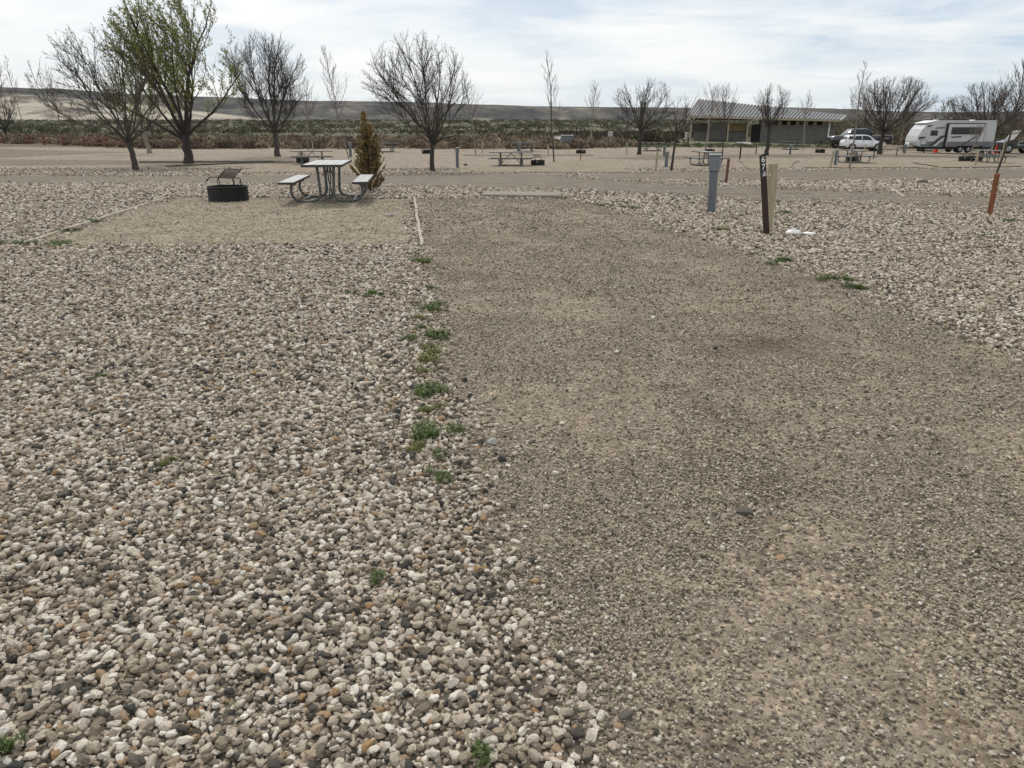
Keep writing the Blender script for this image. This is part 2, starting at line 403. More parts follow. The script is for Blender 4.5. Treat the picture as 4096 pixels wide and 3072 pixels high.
# the ground material: gravel in the camp, scrub land beyond it
def ground_full():
    m = mat_ground.copy(); m.name = 'camp_ground'; n = m.node_tree
    b = [x for x in n.nodes if x.type == 'BSDF_PRINCIPLED'][0]
    src = b.inputs['Base Color'].links[0].from_socket
    tc = n.nodes.new('ShaderNodeTexCoord'); sep = n.nodes.new('ShaderNodeSeparateXYZ'); n.links.new(tc.outputs['Object'], sep.inputs[0])
    nz = N(n, 'ShaderNodeTexNoise', i_Scale=0.05, i_Detail=8.0, i_Roughness=0.7); n.links.new(tc.outputs['Object'], nz.inputs['Vector'])
    mp = n.nodes.new('ShaderNodeMapping'); mp.inputs['Scale'].default_value = (0.012, 0.03, 1); n.links.new(tc.outputs['Object'], mp.inputs[0])
    nb = N(n, 'ShaderNodeTexNoise', i_Scale=1.0, i_Detail=8.0, i_Roughness=0.75); n.links.new(mp.outputs[0], nb.inputs['Vector'])
    scrub = ramp(n, nb.outputs['Fac'], [(0.38, (0.04, 0.052, 0.028)), (0.47, (0.075, 0.085, 0.045)), (0.54, (0.15, 0.135, 0.09)), (0.62, (0.09, 0.075, 0.05))])
    brush = ramp(n, nz.outputs['Fac'], [(0.35, (0.11, 0.088, 0.06)), (0.6, (0.20, 0.165, 0.115))])
    f1 = N(n, 'ShaderNodeMapRange'); f1.inputs['From Min'].default_value = 100; f1.inputs['From Max'].default_value = 125; n.links.new(sep.outputs[1], f1.inputs[0])
    far = mix(n, f1.outputs[0], brush, scrub)
    ad = mth(n, 'ADD', sep.outputs[1], mth(n, 'MULTIPLY', nz.outputs['Fac'], 5.0))
    f2 = N(n, 'ShaderNodeMapRange'); f2.inputs['From Min'].default_value = 84.5; f2.inputs['From Max'].default_value = 86.5; n.links.new(ad, f2.inputs[0])
    n.links.new(mix(n, f2.outputs[0], src, far), b.inputs['Base Color'])
    return m
gm = grid_mesh('ground', xs, ys, hz, ground_full())
tag(link('ground', gm), kind='structure')

def add_stain(m, c, rx, ry, colr, amt):
    n = m.node_tree; b = [x for x in n.nodes if x.type == 'BSDF_PRINCIPLED'][0]; src = b.inputs['Base Color'].links[0].from_socket
    tc = n.nodes.new('ShaderNodeTexCoord'); nz = N(n, 'ShaderNodeTexNoise', i_Scale=2.2, i_Detail=6.0, i_Roughness=.7); n.links.new(tc.outputs['Object'], nz.inputs['Vector'])
    mp = n.nodes.new('ShaderNodeMapping'); mp.vector_type = 'POINT'; mp.inputs['Location'].default_value = (-c[0] / rx, -c[1] / ry, 0); mp.inputs['Scale'].default_value = (1 / rx, 1 / ry, 0); n.links.new(tc.outputs['Object'], mp.inputs[0])
    ln = N(n, 'ShaderNodeVectorMath', operation='LENGTH'); n.links.new(mp.outputs[0], ln.inputs[0])
    d = mth(n, 'ADD', ln.outputs['Value'], mth(n, 'MULTIPLY', mth(n, 'SUBTRACT', nz.outputs['Fac'], .5), 2.2))
    f = ramp(n, d, [(0.2, amt), (1.0, 0.0)]); n.links.new(mix(n, f, src, colr), b.inputs['Base Color'])
c_ = G(3080, 1395); add_stain(mat_drive, (c_.x, c_.y), .75, .5, (0.085, 0.062, 0.042), .75)
POLY_DRIVE_PX = [(1657, 797), (1667, 850), (1692, 985), (1718, 1130), (1748, 1290), (1790, 1480), (1835, 1700), (1870, 1900), (1925, 2150), (2010, 2400), (2120, 2650), (2210, 2850), (2290, 3071)]
pd = [G(*p) for p in POLY_DRIVE_PX]
RIGHT_PX = [(4096, 1440), (3796, 1318), (3519, 1206), (3296, 1113), (3000, 1020), (2778, 946), (2600, 880), (2400, 825), (2262, 797)]
def world_poly(pts, step=0.5, wob=0.06, seed=0):
    out = []
    for i in range(len(pts)):
        a, b = Vector(pts[i]), Vector(pts[(i + 1) % len(pts)]); n = max(1, int((b - a).length / step))
        for k in range(n):
            p = a.lerp(b, k / n)
            q = mnoise.noise_vector(Vector((p.x * 1.3 + seed, p.y * 1.3, seed)))
            out.append((p.x + q.x * wob, p.y + q.y * wob))
    return out
pl = [(p.x, p.y) for p in pd] + [(0.12, 0.6), (0.15, -3), (8, -3)]
pr = [G(*p) for p in RIGHT_PX]
last = pr[0]
DRIVE = world_poly(pl + [(8.5, 1.5), (last.x + 1.2, last.y - 2.2)] + [(p.x, p.y) for p in pr], 0.4, 0.07, 3)
sheet('driveway', DRIVE, mat_drive, 0.006)
PAD = pix_poly([(700, 787), (1655, 797), (1690, 987), (60, 987)], 0.8, 0.02, 5)
sheet('tent_pad', PAD, mat_pad, 0.006)
ROAD1 = pix_poly([(-400, 700), (0, 702), (700, 704), (1500, 700), (2000, 692), (2300, 700), (2420, 716), (2760, 735), (3400, 758), (4096, 786), (4500, 800), (4500, 866), (4096, 846), (3400, 826), (2900, 803), (2500, 782), (2250, 764), (1930, 757), (1500, 745), (1000, 738), (0, 735), (-400, 734)], 1.5, 0.18, 8)
sheet('road', ROAD1, mat_road, 0.006)
ROAD2 = pix_poly([(2320, 698), (2700, 690), (3200, 684), (3700, 678), (4096, 676), (4500, 676), (4500, 728), (4096, 722), (3600, 720), (3100, 718), (2700, 722), (2420, 722)], 1.5, 0.2, 12)
sheet('road', ROAD2, mat_road, 0.012)
ROAD3 = pix_poly([(-400, 640), (0, 638), (500, 642), (1000, 640), (1200, 643), (1200, 655), (600, 657), (0, 664), (-400, 668)], 2, 0.2, 14)
sheet('road', ROAD3, mat_road, 0.006)
ROAD4 = pix_poly([(-400, 592), (0, 596), (300, 604), (560, 608), (300, 618), (0, 632), (-400, 636)], 2, 0.2, 15)
sheet('road', ROAD4, mat_road, 0.006)
ROAD5 = pix_poly([(2380, 634), (2900, 618), (3500, 618), (4096, 622), (4500, 624), (4500, 636), (4096, 634), (3600, 630), (3000, 630), (2600, 640)], 2, 0.25, 16)
sheet('road', ROAD5, mat_road, 0.006)
FARPADS = [ROAD3, ROAD4, ROAD5]
# fine tan site pads around the farther tables
for i, pp in enumerate([[(1090, 662), (1450, 660), (1560, 688), (900, 690)], [(1880, 668), (2330, 652), (2600, 690), (1800, 690)], [(3280, 648), (3560, 648), (3700, 672), (3200, 672)], [(1900, 605), (2300, 605), (2380, 622), (1850, 622)], [(2950, 640), (3190, 638), (3160, 676), (2990, 678)], [(3640, 650), (4050, 646), (4090, 668), (3760, 672)]]):
    q = pix_poly(pp, 1.2, 0.15, 30 + i); FARPADS.append(q)
    sheet('tent_pad', q, mat_pad, 0.022 + .004 * i)
# lawn and footpath by the building
LAWN = pix_poly([(2240, 572), (2700, 570), (2760, 566), (3330, 572), (3420, 580), (3420, 590), (3000, 592), (2700, 590), (2400, 588)], 2, 0.4, 20)
sheet('lawn', LAWN, mat_lawn, 0.02)
sheet('footpath', pix_poly([(2985, 566), (3010, 566), (3000, 575), (3030, 582), (3065, 583), (3070, 592), (3030, 592), (3000, 583), (2945, 576), (2945, 571)], 1, 0.02, 21), mat_conc2, 0.05)

mat_gap_shade = M('gap_shade_soil', (0.115, 0.092, 0.068), 0.95, var=0.3, scale=20, bump=0.6)  # soil colour darkened to paint the shade in gaps between stones
sheet('gap_shade_bed', [(-16, -3), (17, -3), (17, 8), (20, 15.5), (14, 16.5), (-18, 16.5), (-18, 8)], mat_gap_shade, 0.002)  # dark sheet added under the stones so their gaps look shaded

# ------------------------------------------------------------------ gravel (uncountable)
def gn_stones(name, P, S, ROT, mat, subdiv, variants, label, cat):
    me = bpy.data.meshes.new(name); n = len(P)
    me.vertices.add(n); me.vertices.foreach_set('co', P.astype(np.float32).ravel())
    for nm, dat in (('sc', S), ('ro', ROT)):
        a = me.attributes.new(nm, 'FLOAT_VECTOR', 'POINT'); a.data.foreach_set('vector', dat.astype(np.float32).ravel())
    a = me.attributes.new('ix', 'INT', 'POINT'); a.data.foreach_set('value', nr.integers(0, variants, n).astype(np.int32))
    me.materials.append(mat); me.update()
    o = link(name, me); tag(o, label, cat, kind='stuff')
    g = bpy.data.node_groups.new(name, 'GeometryNodeTree')
    g.interface.new_socket('Geometry', in_out='INPUT', socket_type='NodeSocketGeometry')
    g.interface.new_socket('Geometry', in_out='OUTPUT', socket_type='NodeSocketGeometry')
    nn = g.nodes; L = g.links
    gi = nn.new('NodeGroupInput'); go = nn.new('NodeGroupOutput')
    g2i = nn.new('GeometryNodeGeometryToInstance')
    for k in range(variants):
        ic = nn.new('GeometryNodeMeshIcoSphere'); ic.inputs['Subdivisions'].default_value = subdiv; ic.inputs['Radius'].default_value = 1.0
        pos = nn.new('GeometryNodeInputPosition')
        ad = nn.new('ShaderNodeVectorMath'); ad.operation = 'ADD'; ad.inputs[1].default_value = (k * 7.3, k * 3.1, k * 1.7); L.new(pos.outputs[0], ad.inputs[0])
        nz = nn.new('ShaderNodeTexNoise'); nz.inputs['Scale'].default_value = 0.75; nz.inputs['Detail'].default_value = 1.5; L.new(ad.outputs[0], nz.inputs['Vector'])
        sb = nn.new('ShaderNodeVectorMath'); sb.operation = 'SUBTRACT'; sb.inputs[1].default_value = (.5, .5, .5); L.new(nz.outputs['Color'], sb.inputs[0])
        sc = nn.new('ShaderNodeVectorMath'); sc.operation = 'SCALE'; sc.inputs['Scale'].default_value = 1.75; L.new(sb.outputs[0], sc.inputs[0])
        s1 = nn.new('ShaderNodeVectorMath'); s1.operation = 'ADD'; L.new(pos.outputs[0], s1.inputs[0]); L.new(sc.outputs[0], s1.inputs[1])
        rt = nn.new('ShaderNodeVectorRotate'); rt.rotation_type = 'EULER_XYZ'; rt.inputs['Rotation'].default_value = (k * 1.1, k * 0.7 + .4, k * 2.3); L.new(s1.outputs[0], rt.inputs['Vector'])
        mn = nn.new('ShaderNodeVectorMath'); mn.operation = 'MINIMUM'; mn.inputs[1].default_value = (0.92, 1.0, 0.80); L.new(rt.outputs[0], mn.inputs[0])
        mx = nn.new('ShaderNodeVectorMath'); mx.operation = 'MAXIMUM'; mx.inputs[1].default_value = (-1.0, -0.85, -0.9); L.new(mn.outputs[0], mx.inputs[0])
        rt2 = nn.new('ShaderNodeVectorRotate'); rt2.rotation_type = 'EULER_XYZ'; rt2.inputs['Rotation'].default_value = (k * 0.9 + .8, k * 1.7 + .7, k * 0.6); L.new(mx.outputs[0], rt2.inputs['Vector'])
        mn2 = nn.new('ShaderNodeVectorMath'); mn2.operation = 'MINIMUM'; mn2.inputs[1].default_value = (0.78, 0.92, 0.85); L.new(rt2.outputs[0], mn2.inputs[0])
        mx = nn.new('ShaderNodeVectorMath'); mx.operation = 'MAXIMUM'; mx.inputs[1].default_value = (-0.9, -0.75, -0.82); L.new(mn2.outputs[0], mx.inputs[0])
        sp = nn.new('GeometryNodeSetPosition'); L.new(ic.outputs['Mesh'], sp.inputs['Geometry']); L.new(mx.outputs[0], sp.inputs['Position'])
        sm = nn.new('GeometryNodeSetMaterial'); sm.inputs['Material'].default_value = mat; L.new(sp.outputs[0], sm.inputs['Geometry'])
        L.new(sm.outputs[0], g2i.inputs[0])
    ip = nn.new('GeometryNodeInstanceOnPoints'); ip.inputs['Pick Instance'].default_value = True
    L.new(gi.outputs[0], ip.inputs['Points']); L.new(g2i.outputs[0], ip.inputs['Instance'])
    def na(nm, t):
        x = nn.new('GeometryNodeInputNamedAttribute'); x.data_type = t; x.inputs[0].default_value = nm; return x.outputs[0]
    L.new(na('ix', 'INT'), ip.inputs['Instance Index'])
    er = nn.new('FunctionNodeEulerToRotation'); L.new(na('ro', 'FLOAT_VECTOR'), er.inputs[0]); L.new(er.outputs[0], ip.inputs['Rotation'])
    L.new(na('sc', 'FLOAT_VECTOR'), ip.inputs['Scale'])
    L.new(ip.outputs[0], go.inputs[0])
    md = o.modifiers.new('scatter', 'NODES'); md.node_group = g
    return o

def jgrid(y0, y1, sp, xl=-0.76, xr=0.76, pad=0.9):
    X0 = xl * y1 - pad; X1 = xr * y1 + pad
    gx, gy = np.meshgrid(np.arange(X0, X1, sp), np.arange(y0, y1, sp))
    gx = gx.ravel() + nr.uniform(-.5, .5, gx.size) * sp; gy = gy.ravel() + nr.uniform(-.5, .5, gy.size) * sp
    k = (gx > xl * gy - pad) & (gx < xr * gy + pad)
    return gx[k], gy[k]
def fuzzy(poly, X, Y, s):
    return inside(poly, X + nr.normal(0, s, X.shape), Y + nr.normal(0, s, Y.shape))
def rocks(X, Y, rm, rs, flat=(0.5, 0.85), z0=0.25):
    n = len(X); r = np.clip(nr.lognormal(math.log(rm), rs, n), rm * 0.45, rm * 2.0)
    S = np.stack([r * nr.uniform(0.95, 1.5, n), r * nr.uniform(0.7, 1.05, n), r * nr.uniform(flat[0], flat[1], n)], 1)
    ROT = np.stack([nr.normal(0, 0.35, n), nr.normal(0, 0.35, n), nr.uniform(0, 6.28, n)], 1)
    Z = hz(X, Y) + S[:, 2] * z0 + nr.uniform(-.1, 1.15, n) * r
    return np.stack([X, Y, Z], 1), S, ROT
Ps, Ss, Rs = [], [], []
for y0, y1, sp, rm in ((0.5, 4.0, 0.0132, 0.0087), (4.0, 9, 0.0158, 0.0093), (9, 15, 0.0215, 0.0118), (15, 24, 0.033, 0.0155), (24, 42, 0.058, 0.021)):
    X, Y = jgrid(y0, y1, sp)
    # wander of the boundary
    keep = ~fuzzy(DRIVE, X, Y, 0.12 if y0 < 4 else 0.08) & ~fuzzy(PAD, X, Y, 0.14) & ~fuzzy(ROAD1, X, Y, 0.7) & ~inside(ROAD2, X, Y)
    if y0 > 20:
        for q in FARPADS: keep &= ~inside(q, X, Y)
        keep &= nr.uniform(0, 1, X.shape) < np.clip(0.30 + 1.0 * np.array([mnoise.noise(Vector((a * .16, b * .3, 5.0))) for a, b in zip(X, Y)]), .08, 1)
    X, Y = X[keep], Y[keep]
    p, s, r = rocks(X, Y, rm, 0.38); Ps.append(p); Ss.append(s); Rs.append(r)
# strays kicked onto the driveway and the pad
X, Y = jgrid(0.5, 12, 0.22); k = inside(DRIVE, X, Y)
ed = np.zeros(X.shape)
k2 = k & (nr.uniform(0, 1, X.shape) < 0.25)
p, s, r = rocks(X[k2], Y[k2], 0.010, 0.35); Ps.append(p); Ss.append(s); Rs.append(r)
gn_stones('coarse_gravel', np.concatenate(Ps), np.concatenate(Ss), np.concatenate(Rs), mat_stone, 2, 9,
          'loose pale pink, tan and grey river stones covering the ground beside the driveway', 'gravel')
print('STONES', sum(len(p) for p in Ps))
Ps, Ss, Rs = [], [], []
for y0, y1, sp, rm in ((0.5, 3.2, 0.0098, 0.0038), (3.2, 6, 0.0138, 0.0045), (6, 11, 0.0225, 0.0060), (11, 17, 0.04, 0.009)):
    X, Y = jgrid(y0, y1, sp, -0.1, 0.76, 0.6)
    k = fuzzy(DRIVE, X, Y, 0.05) 
    X, Y = X[k], Y[k]; k = np.ones(X.shape, bool); den = np.array([mnoise.noise(Vector((a * 1.5, b * 0.9, 3.0))) + 0.5 * mnoise.noise(Vector((a * 5, b * 5, 8.0))) for a, b in zip(X, Y)])
    k &= nr.uniform(0, 1, X.shape) < np.clip(0.85 + den * 1.1 - .35 * np.exp(-((X + .13 * Y - 1.25) / .28) ** 2) - .35 * np.exp(-((X + .13 * Y - 3.05) / .3) ** 2), 0.25, 1)
    k &= (nr.uniform(0, 1, X.shape) > .85 * np.exp(-((X - c_.x) / .6) ** 2 - ((Y - c_.y) / .4) ** 2))
    X, Y = X[k], Y[k]
    p, s, r = rocks(X, Y, rm, 0.35, z0=0.1); p[:, 2] += 0.006; Ps.append(p); Ss.append(s); Rs.append(r)
X, Y = jgrid(8, 17.5, 0.034); k = inside(PAD, X, Y) & (nr.uniform(0, 1, X.shape) < .75); p, s, r = rocks(X[k], Y[k], 0.0065, 0.35, z0=.1); Ps.append(p); Ss.append(s); Rs.append(r)
gn_stones('fine_gravel', np.concatenate(Ps), np.concatenate(Ss), np.concatenate(Rs), mat_peb, 2, 4,
          'small tan crushed pebbles pressed into the driveway surface', 'gravel')
print('PEBBLES', sum(len(p) for p in Ps))

# ------------------------------------------------------------------ edging, slab, rocks
def strip(name, px, w, h, mat, label, cat='edging', group=None, wav=0.015):
    P = [G(*p) for p in px]; pts = []
    for a, b in zip(P, P[1:]):
        n = max(2, int((b - a).length / 0.7))
        pts += [a.lerp(b, k / n) for k in range(n)]
    pts.append(P[-1]); mb = MB(); vs = []
    for i, p in enumerate(pts):
        t = (pts[min(i + 1, len(pts) - 1)] - pts[max(0, i - 1)]); t.z = 0; t.normalize(); s = Vector((-t.y, t.x, 0))
        q = Vector((p.x, p.y, 0)) + s * rnd.uniform(-wav, wav); z = float(hz(q.x, q.y)); hh = h * rnd.uniform(0.75, 1.1)
        vs += [q - s * w / 2 + Vector((0, 0, z - 0.02)), q - s * w / 2 + Vector((0, 0, z + hh)), q + s * w / 2 + Vector((0, 0, z + hh)), q + s * w / 2 + Vector((0, 0, z - 0.02))]
    fs = []
    for i in range(len(pts) - 1):
        for k in range(3): fs.append((i * 4 + k, i * 4 + k + 1, i * 4 + 5 + k, i * 4 + 4 + k))
    fs += [(3, 2, 1, 0), tuple(len(vs) - 4 + k for k in range(4))]
    mb.add(vs, fs)
    me = mb.mesh(name, mat); o = link(name, me); tag(o, label, cat, group); return o
strip('pad_edging', [(700, 783), (560, 828), (380, 886), (220, 936), (70, 982)], 0.055, 0.035, mat_edging, 'pale timber edging along the left side of the near tent pad')
strip('pad_edging', [(1659, 793), (1666, 850), (1684, 960), (1688, 990)], 0.04, 0.04, mat_edging, 'pale timber edging between the tent pad and the driveway')
strip('pad_edging', [(700, 783), (1000, 781), (1300, 780), (1420, 779)], 0.05, 0.02, mat_edging, 'low timber edging behind the fire ring and nearest table')
strip('road_edging', [(665, 668), (900, 657), (1040, 652), (1180, 650)], 0.12, 0.08, mat_dedging, 'dark low edging line behind the green-budded tree')
strip('road_edging', [(560, 651), (760, 651), (1100, 648)], 0.12, 0.09, mat_dedging, 'dark edging left of the far bare tree')
strip('white_board', [(3562, 752), (3590, 772), (3616, 790)], 0.06, 0.03, mat_edging, 'pale board lying on the gravel near the right edge', 'board')
mb = MB()
a, b = G(1930, 793), G(2252, 796); d = (b - a); L = d.length
mb.box((0, 0, 0.02), (L, 0.9, 0.13), None, 0, 0.02)
cslab = single('concrete_slab', mb.mesh('concrete_slab', mat_conc), ((a + b) / 2 + Vector((0, 0.45, -0.005))), math.atan2(d.y, d.x), 'long low concrete parking slab at the far end of the driveway', 'slab')

def rock_mesh(name, r, mat, seed, sub=3):
    bm = bmesh.new(); bmesh.ops.create_icosphere(bm, subdivisions=sub, radius=1)
    for v in bm.verts:
        q = mnoise.noise_vector(v.co * 0.9 + Vector((seed * 5.1, 0, 0))); v.co += q * 0.35
        v.co = Vector((v.co.x * r[0], v.co.y * r[1], max(v.co.z, -0.4) * r[2]))
    me = bpy.data.meshes.new(name); bm.to_mesh(me); bm.free(); me.materials.append(mat); return me
for i, (px, py, r, lab) in enumerate([(1562, 866, 0.062, 'smooth grey rock lying alone on the tan tent pad'), (1970, 1775, 0.028, 'small pale stone near the left edge of the driveway'),
        (2975, 2055, 0.028, 'dark stone lying in the middle of the driveway'), (1862, 640 + 22, 0.12, 'dark rock beside the far road'), (3690, 735, 0.14, 'dark rock in the gravel island at right')]):
    p = G(px, py); p.z += r * 0.25
    single('rock', rock_mesh('rock', (r * 1.2, r, r * 0.75), mat_rock if i in (0, 1) else mat_dedging, i), p, rnd.uniform(0, 6), lab, 'rock')

# sewer cap and lid
mb = MB(); mb.tube([(0, 0, 0), (0, 0, 0.03), (0, 0, 0.035), (0, 0, 0.055), (0, 0, 0.06)], [0.105, 0.105, 0.085, 0.08, 0.03], 20)
mb.box((0, 0, 0.066), (0.07, 0.03, 0.02)); 
single('sewer_cleanout', mb.mesh('sewer_cleanout', mat_white), G(3172, 936), 0.4, 'round white sewer cap sitting up in the gravel right of the numbered post', 'cap')
mb = MB(); mb.tube([(0, 0, 0), (0, 0, 0.018), (0, 0, 0.022)], [0.085, 0.085, 0.06], 18)
single('plastic_disc', mb.mesh('plastic_disc', mat_white), G(3236, 942) + Vector((0, 0, 0.02)), 0.4, 'flat white disc lying on the stones beside the white cap', 'disc')

# ------------------------------------------------------------------ picnic table
def smooth_path(pts, n=5):
    P = [Vector(p) for p in pts]; out = []
    for i in range(len(P) - 1):
        p0 = P[max(i - 1, 0)]; p1 = P[i]; p2 = P[i + 1]; p3 = P[min(i + 2, len(P) - 1)]
        for k in range(n):
            t = k / n
            out.append(0.5 * ((2 * p1) + (p2 - p0) * t + (2 * p0 - 5 * p1 + 4 * p2 - p3) * t * t + (3 * p1 - p0 - 3 * p2 + p3) * t ** 3))
    out.append(P[-1]); return out
def table_parts(detail=True, TL=2.4):
    parts = []
    sides = 12 if detail else 6
    mb = MB(); nb = 4
    for i in range(nb):
        w = 0.76 / nb; mb.box((-0.38 + w * (i + .5), 0, 0.745), (w - 0.0015, TL, 0.03), None, 0, 0.006)
    mt = mb.mesh('tabletop', mat_alu)
    mb = MB()
    for s in (-1, 1): mb.box((s * 0.384, 0, 0.742), (0.010, TL, 0.045)); mb.box((0, s * (TL / 2 + 0.006), 0.741), (0.775, 0.010, 0.048))
    me_ = mb.mesh('rim', mat_edge)
    parts.append(('tabletop', mt, [('rim', me_)]))
    for s in (-1, 1):
        mb = MB()
        for k in (-1, 1): mb.box((s * 0.70 + k * 0.0725, 0, 0.425), (0.1435, TL, 0.03), None, 0, 0.003)
        ms = mb.mesh('seat', mat_alu)
        mb = MB()
        for k in (-1, 1): mb.box((s * 0.70 + k * 0.149, 0, 0.42), (0.008, TL, 0.042)); mb.box((s * 0.70, k * (TL / 2 + .005), 0.42), (0.30, 0.008, 0.044))
        parts.append(('seat', ms, [('rim', mb.mesh('rim', mat_edge))]))
    E = 0.60
    for s in (-1, 1):
        for e in (-1, 1):
            mb = MB()
            y = e * E
            path = smooth_path([(s * 0.67, y, 0.40), (s * 0.70, y, 0.30), (s * 0.70, y, 0.18), (s * 0.63, y, 0.065), (s * 0.50, y, 0.03), (s * 0.32, y, 0.03), (s * 0.19, y, 0.07), (s * 0.135, y, 0.18), (s * 0.145, y, 0.4), (s * 0.165, y, 0.72)], 5 if detail else 2)
            mb.tube(path, 0.028, sides)
            # saddle brackets under seat and top
            mb.prism([(s * 0.57, 0.405), (s * 0.83, 0.405), (s * 0.76, 0.355), (s * 0.62, 0.34)][::(1 if s > 0 else -1)], y - 0.02, y + 0.02)
            parts.append(('leg', mb.mesh('leg', mat_galv)))
    mb = MB()
    for e in (-1, 1):
        y = e * E
        mb.box((0, y, 0.715), (0.62, 0.05, 0.035), None, 0, 0.005)                # bearer under the top
        mb.prism([(-0.2, 0.035), (0.2, 0.035), (0.05, 0.075), (-0.05, 0.075)], y - 0.03, y + 0.03)
        for s in (-1, 1):
            mb.tube([(s * 0.02, 0, 0.70), (s * 0.055, y * 0.5, 0.40), (s * 0.03, y, 0.075)], 0.014, sides // 2 + 2)
    mb.box((0, 0, 0.705), (0.2, 0.10, 0.03))
    for s in (-1, 1): mb.tube([(s * 0.5, -E - 0.11, 0.03), (s * 0.5, E + 0.11, 0.03)], 0.03, sides)
    parts.append(('brace', mb.mesh('brace', mat_galv)))
    return parts
TD = table_parts(True); TS = table_parts(False)
GT = 'picnic tables at the campsites'
p = (G(1205, 812) + G(1415, 812)) / 2
rz = R(7); off = Vector((-math.sin(rz), math.cos(rz), 0)) * 0.68
base = p + off; base.z = float(hz(base.x, base.y)) + 0.01
inst('picnic_table', TD, base, rz, 'nearest picnic table, end-on, with grey tube legs and pale top beside the brown shrub', 'picnic table', GT)
def at(px, py, dz=0.0):
    p = G(px, py); p.z += dz; return p
for px, py, rz, lab in [
    (1250, 656, R(-72), 'long picnic table right behind the nearest table, with a fire ring at it'),
    (1543, 608, R(86), 'distant picnic table partly hidden behind the brown shrub, before the brush'),
    (2044, 664, R(84), 'middle picnic table seen from its long side, with a fire ring at its right'),
    (2100, 607, R(96), 'far picnic table directly behind the middle one, half behind a grey pedestal'),
    (2608, 604, R(95), 'far picnic table behind the round bare tree trunk'),
    (2822, 661, R(12), 'picnic table half hidden behind the large near grey pedestal'),
    (3160, 598, R(90), 'dark distant picnic table in front of the restroom building'),
    (3413, 652, R(3), 'picnic table end-on in front of the white car with a fire ring behind it'),
    (3950, 652, R(14), 'picnic table near the right edge in front of the travel trailer'),
    ]:
    inst('picnic_table', TS, at(px, py), rz, lab, 'picnic table', GT)

# ------------------------------------------------------------------ fire rings
def ring_parts(detail=True, up=True):
    sides = 40 if detail else 20
    mb = MB(); n = sides; r0, r1, h = 0.40, 0.385, 0.30; vs = []; fs = []
    for k in range(n):
        a = 2 * math.pi * k / n; c, s = math.cos(a), math.sin(a)
        vs += [(c * r0, s * r0, 0), (c * r0, s * r0, h - .02), (c * (r0 + .012), s * (r0 + .012), h - .015), (c * (r0 + .012), s * (r0 + .012), h), (c * r1, s * r1, h), (c * r1, s * r1, 0.02)]
    for k in range(n):
        j = (k + 1) % n
        for q in range(5): fs.append((k * 6 + q, j * 6 + q, j * 6 + q + 1, k * 6 + q + 1))
    mb.add(vs, fs)
    for a in (2.2, 3.9, 5.4): mb.box((math.cos(a) * .43, math.sin(a) * .43, 0.012), (0.09, 0.06, 0.012), (0, 0, a))
    # ash bed
    parts = [('ring', mb.mesh('ring', mat_black))]
    mb = MB(); mb.cyl((0, 0, 0.05), 0.38, 0.06, sides); parts.append(('ash', mb.mesh('ash', mat_rvg)))
    mb = MB(); mb.box((-0.235, -0.338, 0.225), (0.075, 0.006, 0.06), (0, 0, R(-35))); parts.append(('sticker', mb.mesh('sticker', mat_tag)))
    g = MB(); t = R(33) if up else R(10)
    ct, st = math.cos(t), math.sin(t)
    def gp(u, v): return Vector((u, -0.02 + v * ct, 0.46 + v * st))
    W, D = 0.21, 0.30
    g.tube([gp(-W, 0), gp(W, 0), gp(W, D), gp(-W, D), gp(-W, 0)], 0.010, 6)
    nb = 15 if detail else 6
    for k in range(1, nb): g.tube([gp(-W + 2 * W * k / nb, 0), gp(-W + 2 * W * k / nb, D)], 0.0065 if detail else 0.014, 5)
    gr = g.mesh('grate', mat_rust)
    hs = []
    for s in (-1, 1):
        g = MB()
        g.tube([(s * 0.19, -0.02, 0.28), (s * 0.19, -0.02, 0.46)], 0.010, 6)
        g.tube(smooth_path([(s * 0.205, -0.03, 0.28), (s * 0.228, -0.03, 0.33), (s * 0.228, -0.03, 0.40), (s * 0.20, -0.03, 0.45)], 4), 0.008, 6)
        g.tube(smooth_path([(s * 0.19, -0.02, 0.465), (s * 0.30, -0.03, 0.47), (s * 0.41, -0.05, 0.46), (s * 0.45, -0.08, 0.405)], 4), 0.011, 6)
        g.tube([(s * 0.445, -0.075, 0.42), (s * 0.46, -0.10, 0.38)], 0.018, 8)
        hs.append(('handle', g.mesh('handle', mat_black)))
    parts.append(('grate', gr, hs))
    return parts
RD = ring_parts(True); RS = ring_parts(False); RF = ring_parts(False, False)
GF = 'black steel fire rings at the campsites'
def ring_at(px, py, lab, P=RS, rz=0.0):
    p = G(px, py); p.y += 0.40; p.z = float(hz(p.x, p.y)); inst('fire_ring', P, p, rz, lab, 'fire ring', GF)
ring_at(888, 809, 'nearest black fire ring with its grate tilted up, left of the nearest table', RD, R(-24))
ring_at(1205, 652, 'fire ring half hidden by the bench of the table behind the nearest table', RS, 0.8)
ring_at(1705, 615, 'small distant fire ring just left of the big central bare tree trunk', RF)
ring_at(2152, 664, 'fire ring with raised grate right of the middle picnic table', RS, 0.5)
ring_at(2325, 616, 'distant fire ring in the open behind a thin dark stake', RS, 0.9)
ring_at(2844, 612, 'distant fire ring seen above the top of the table behind the near pedestal', RS, 0.9)
ring_at(3287, 612, 'distant fire ring left of the white car', RF)
ring_at(3418, 646, 'fire ring behind the legs of the table in front of the white car', RF)
ring_at(3690, 606, 'fire ring in front of the nose of the travel trailer', RF)
ring_at(3873, 646, 'left one of two fire rings beside the table near the trailer', RF)
ring_at(3912, 645, 'right one of two fire rings beside the table near the trailer', RF)

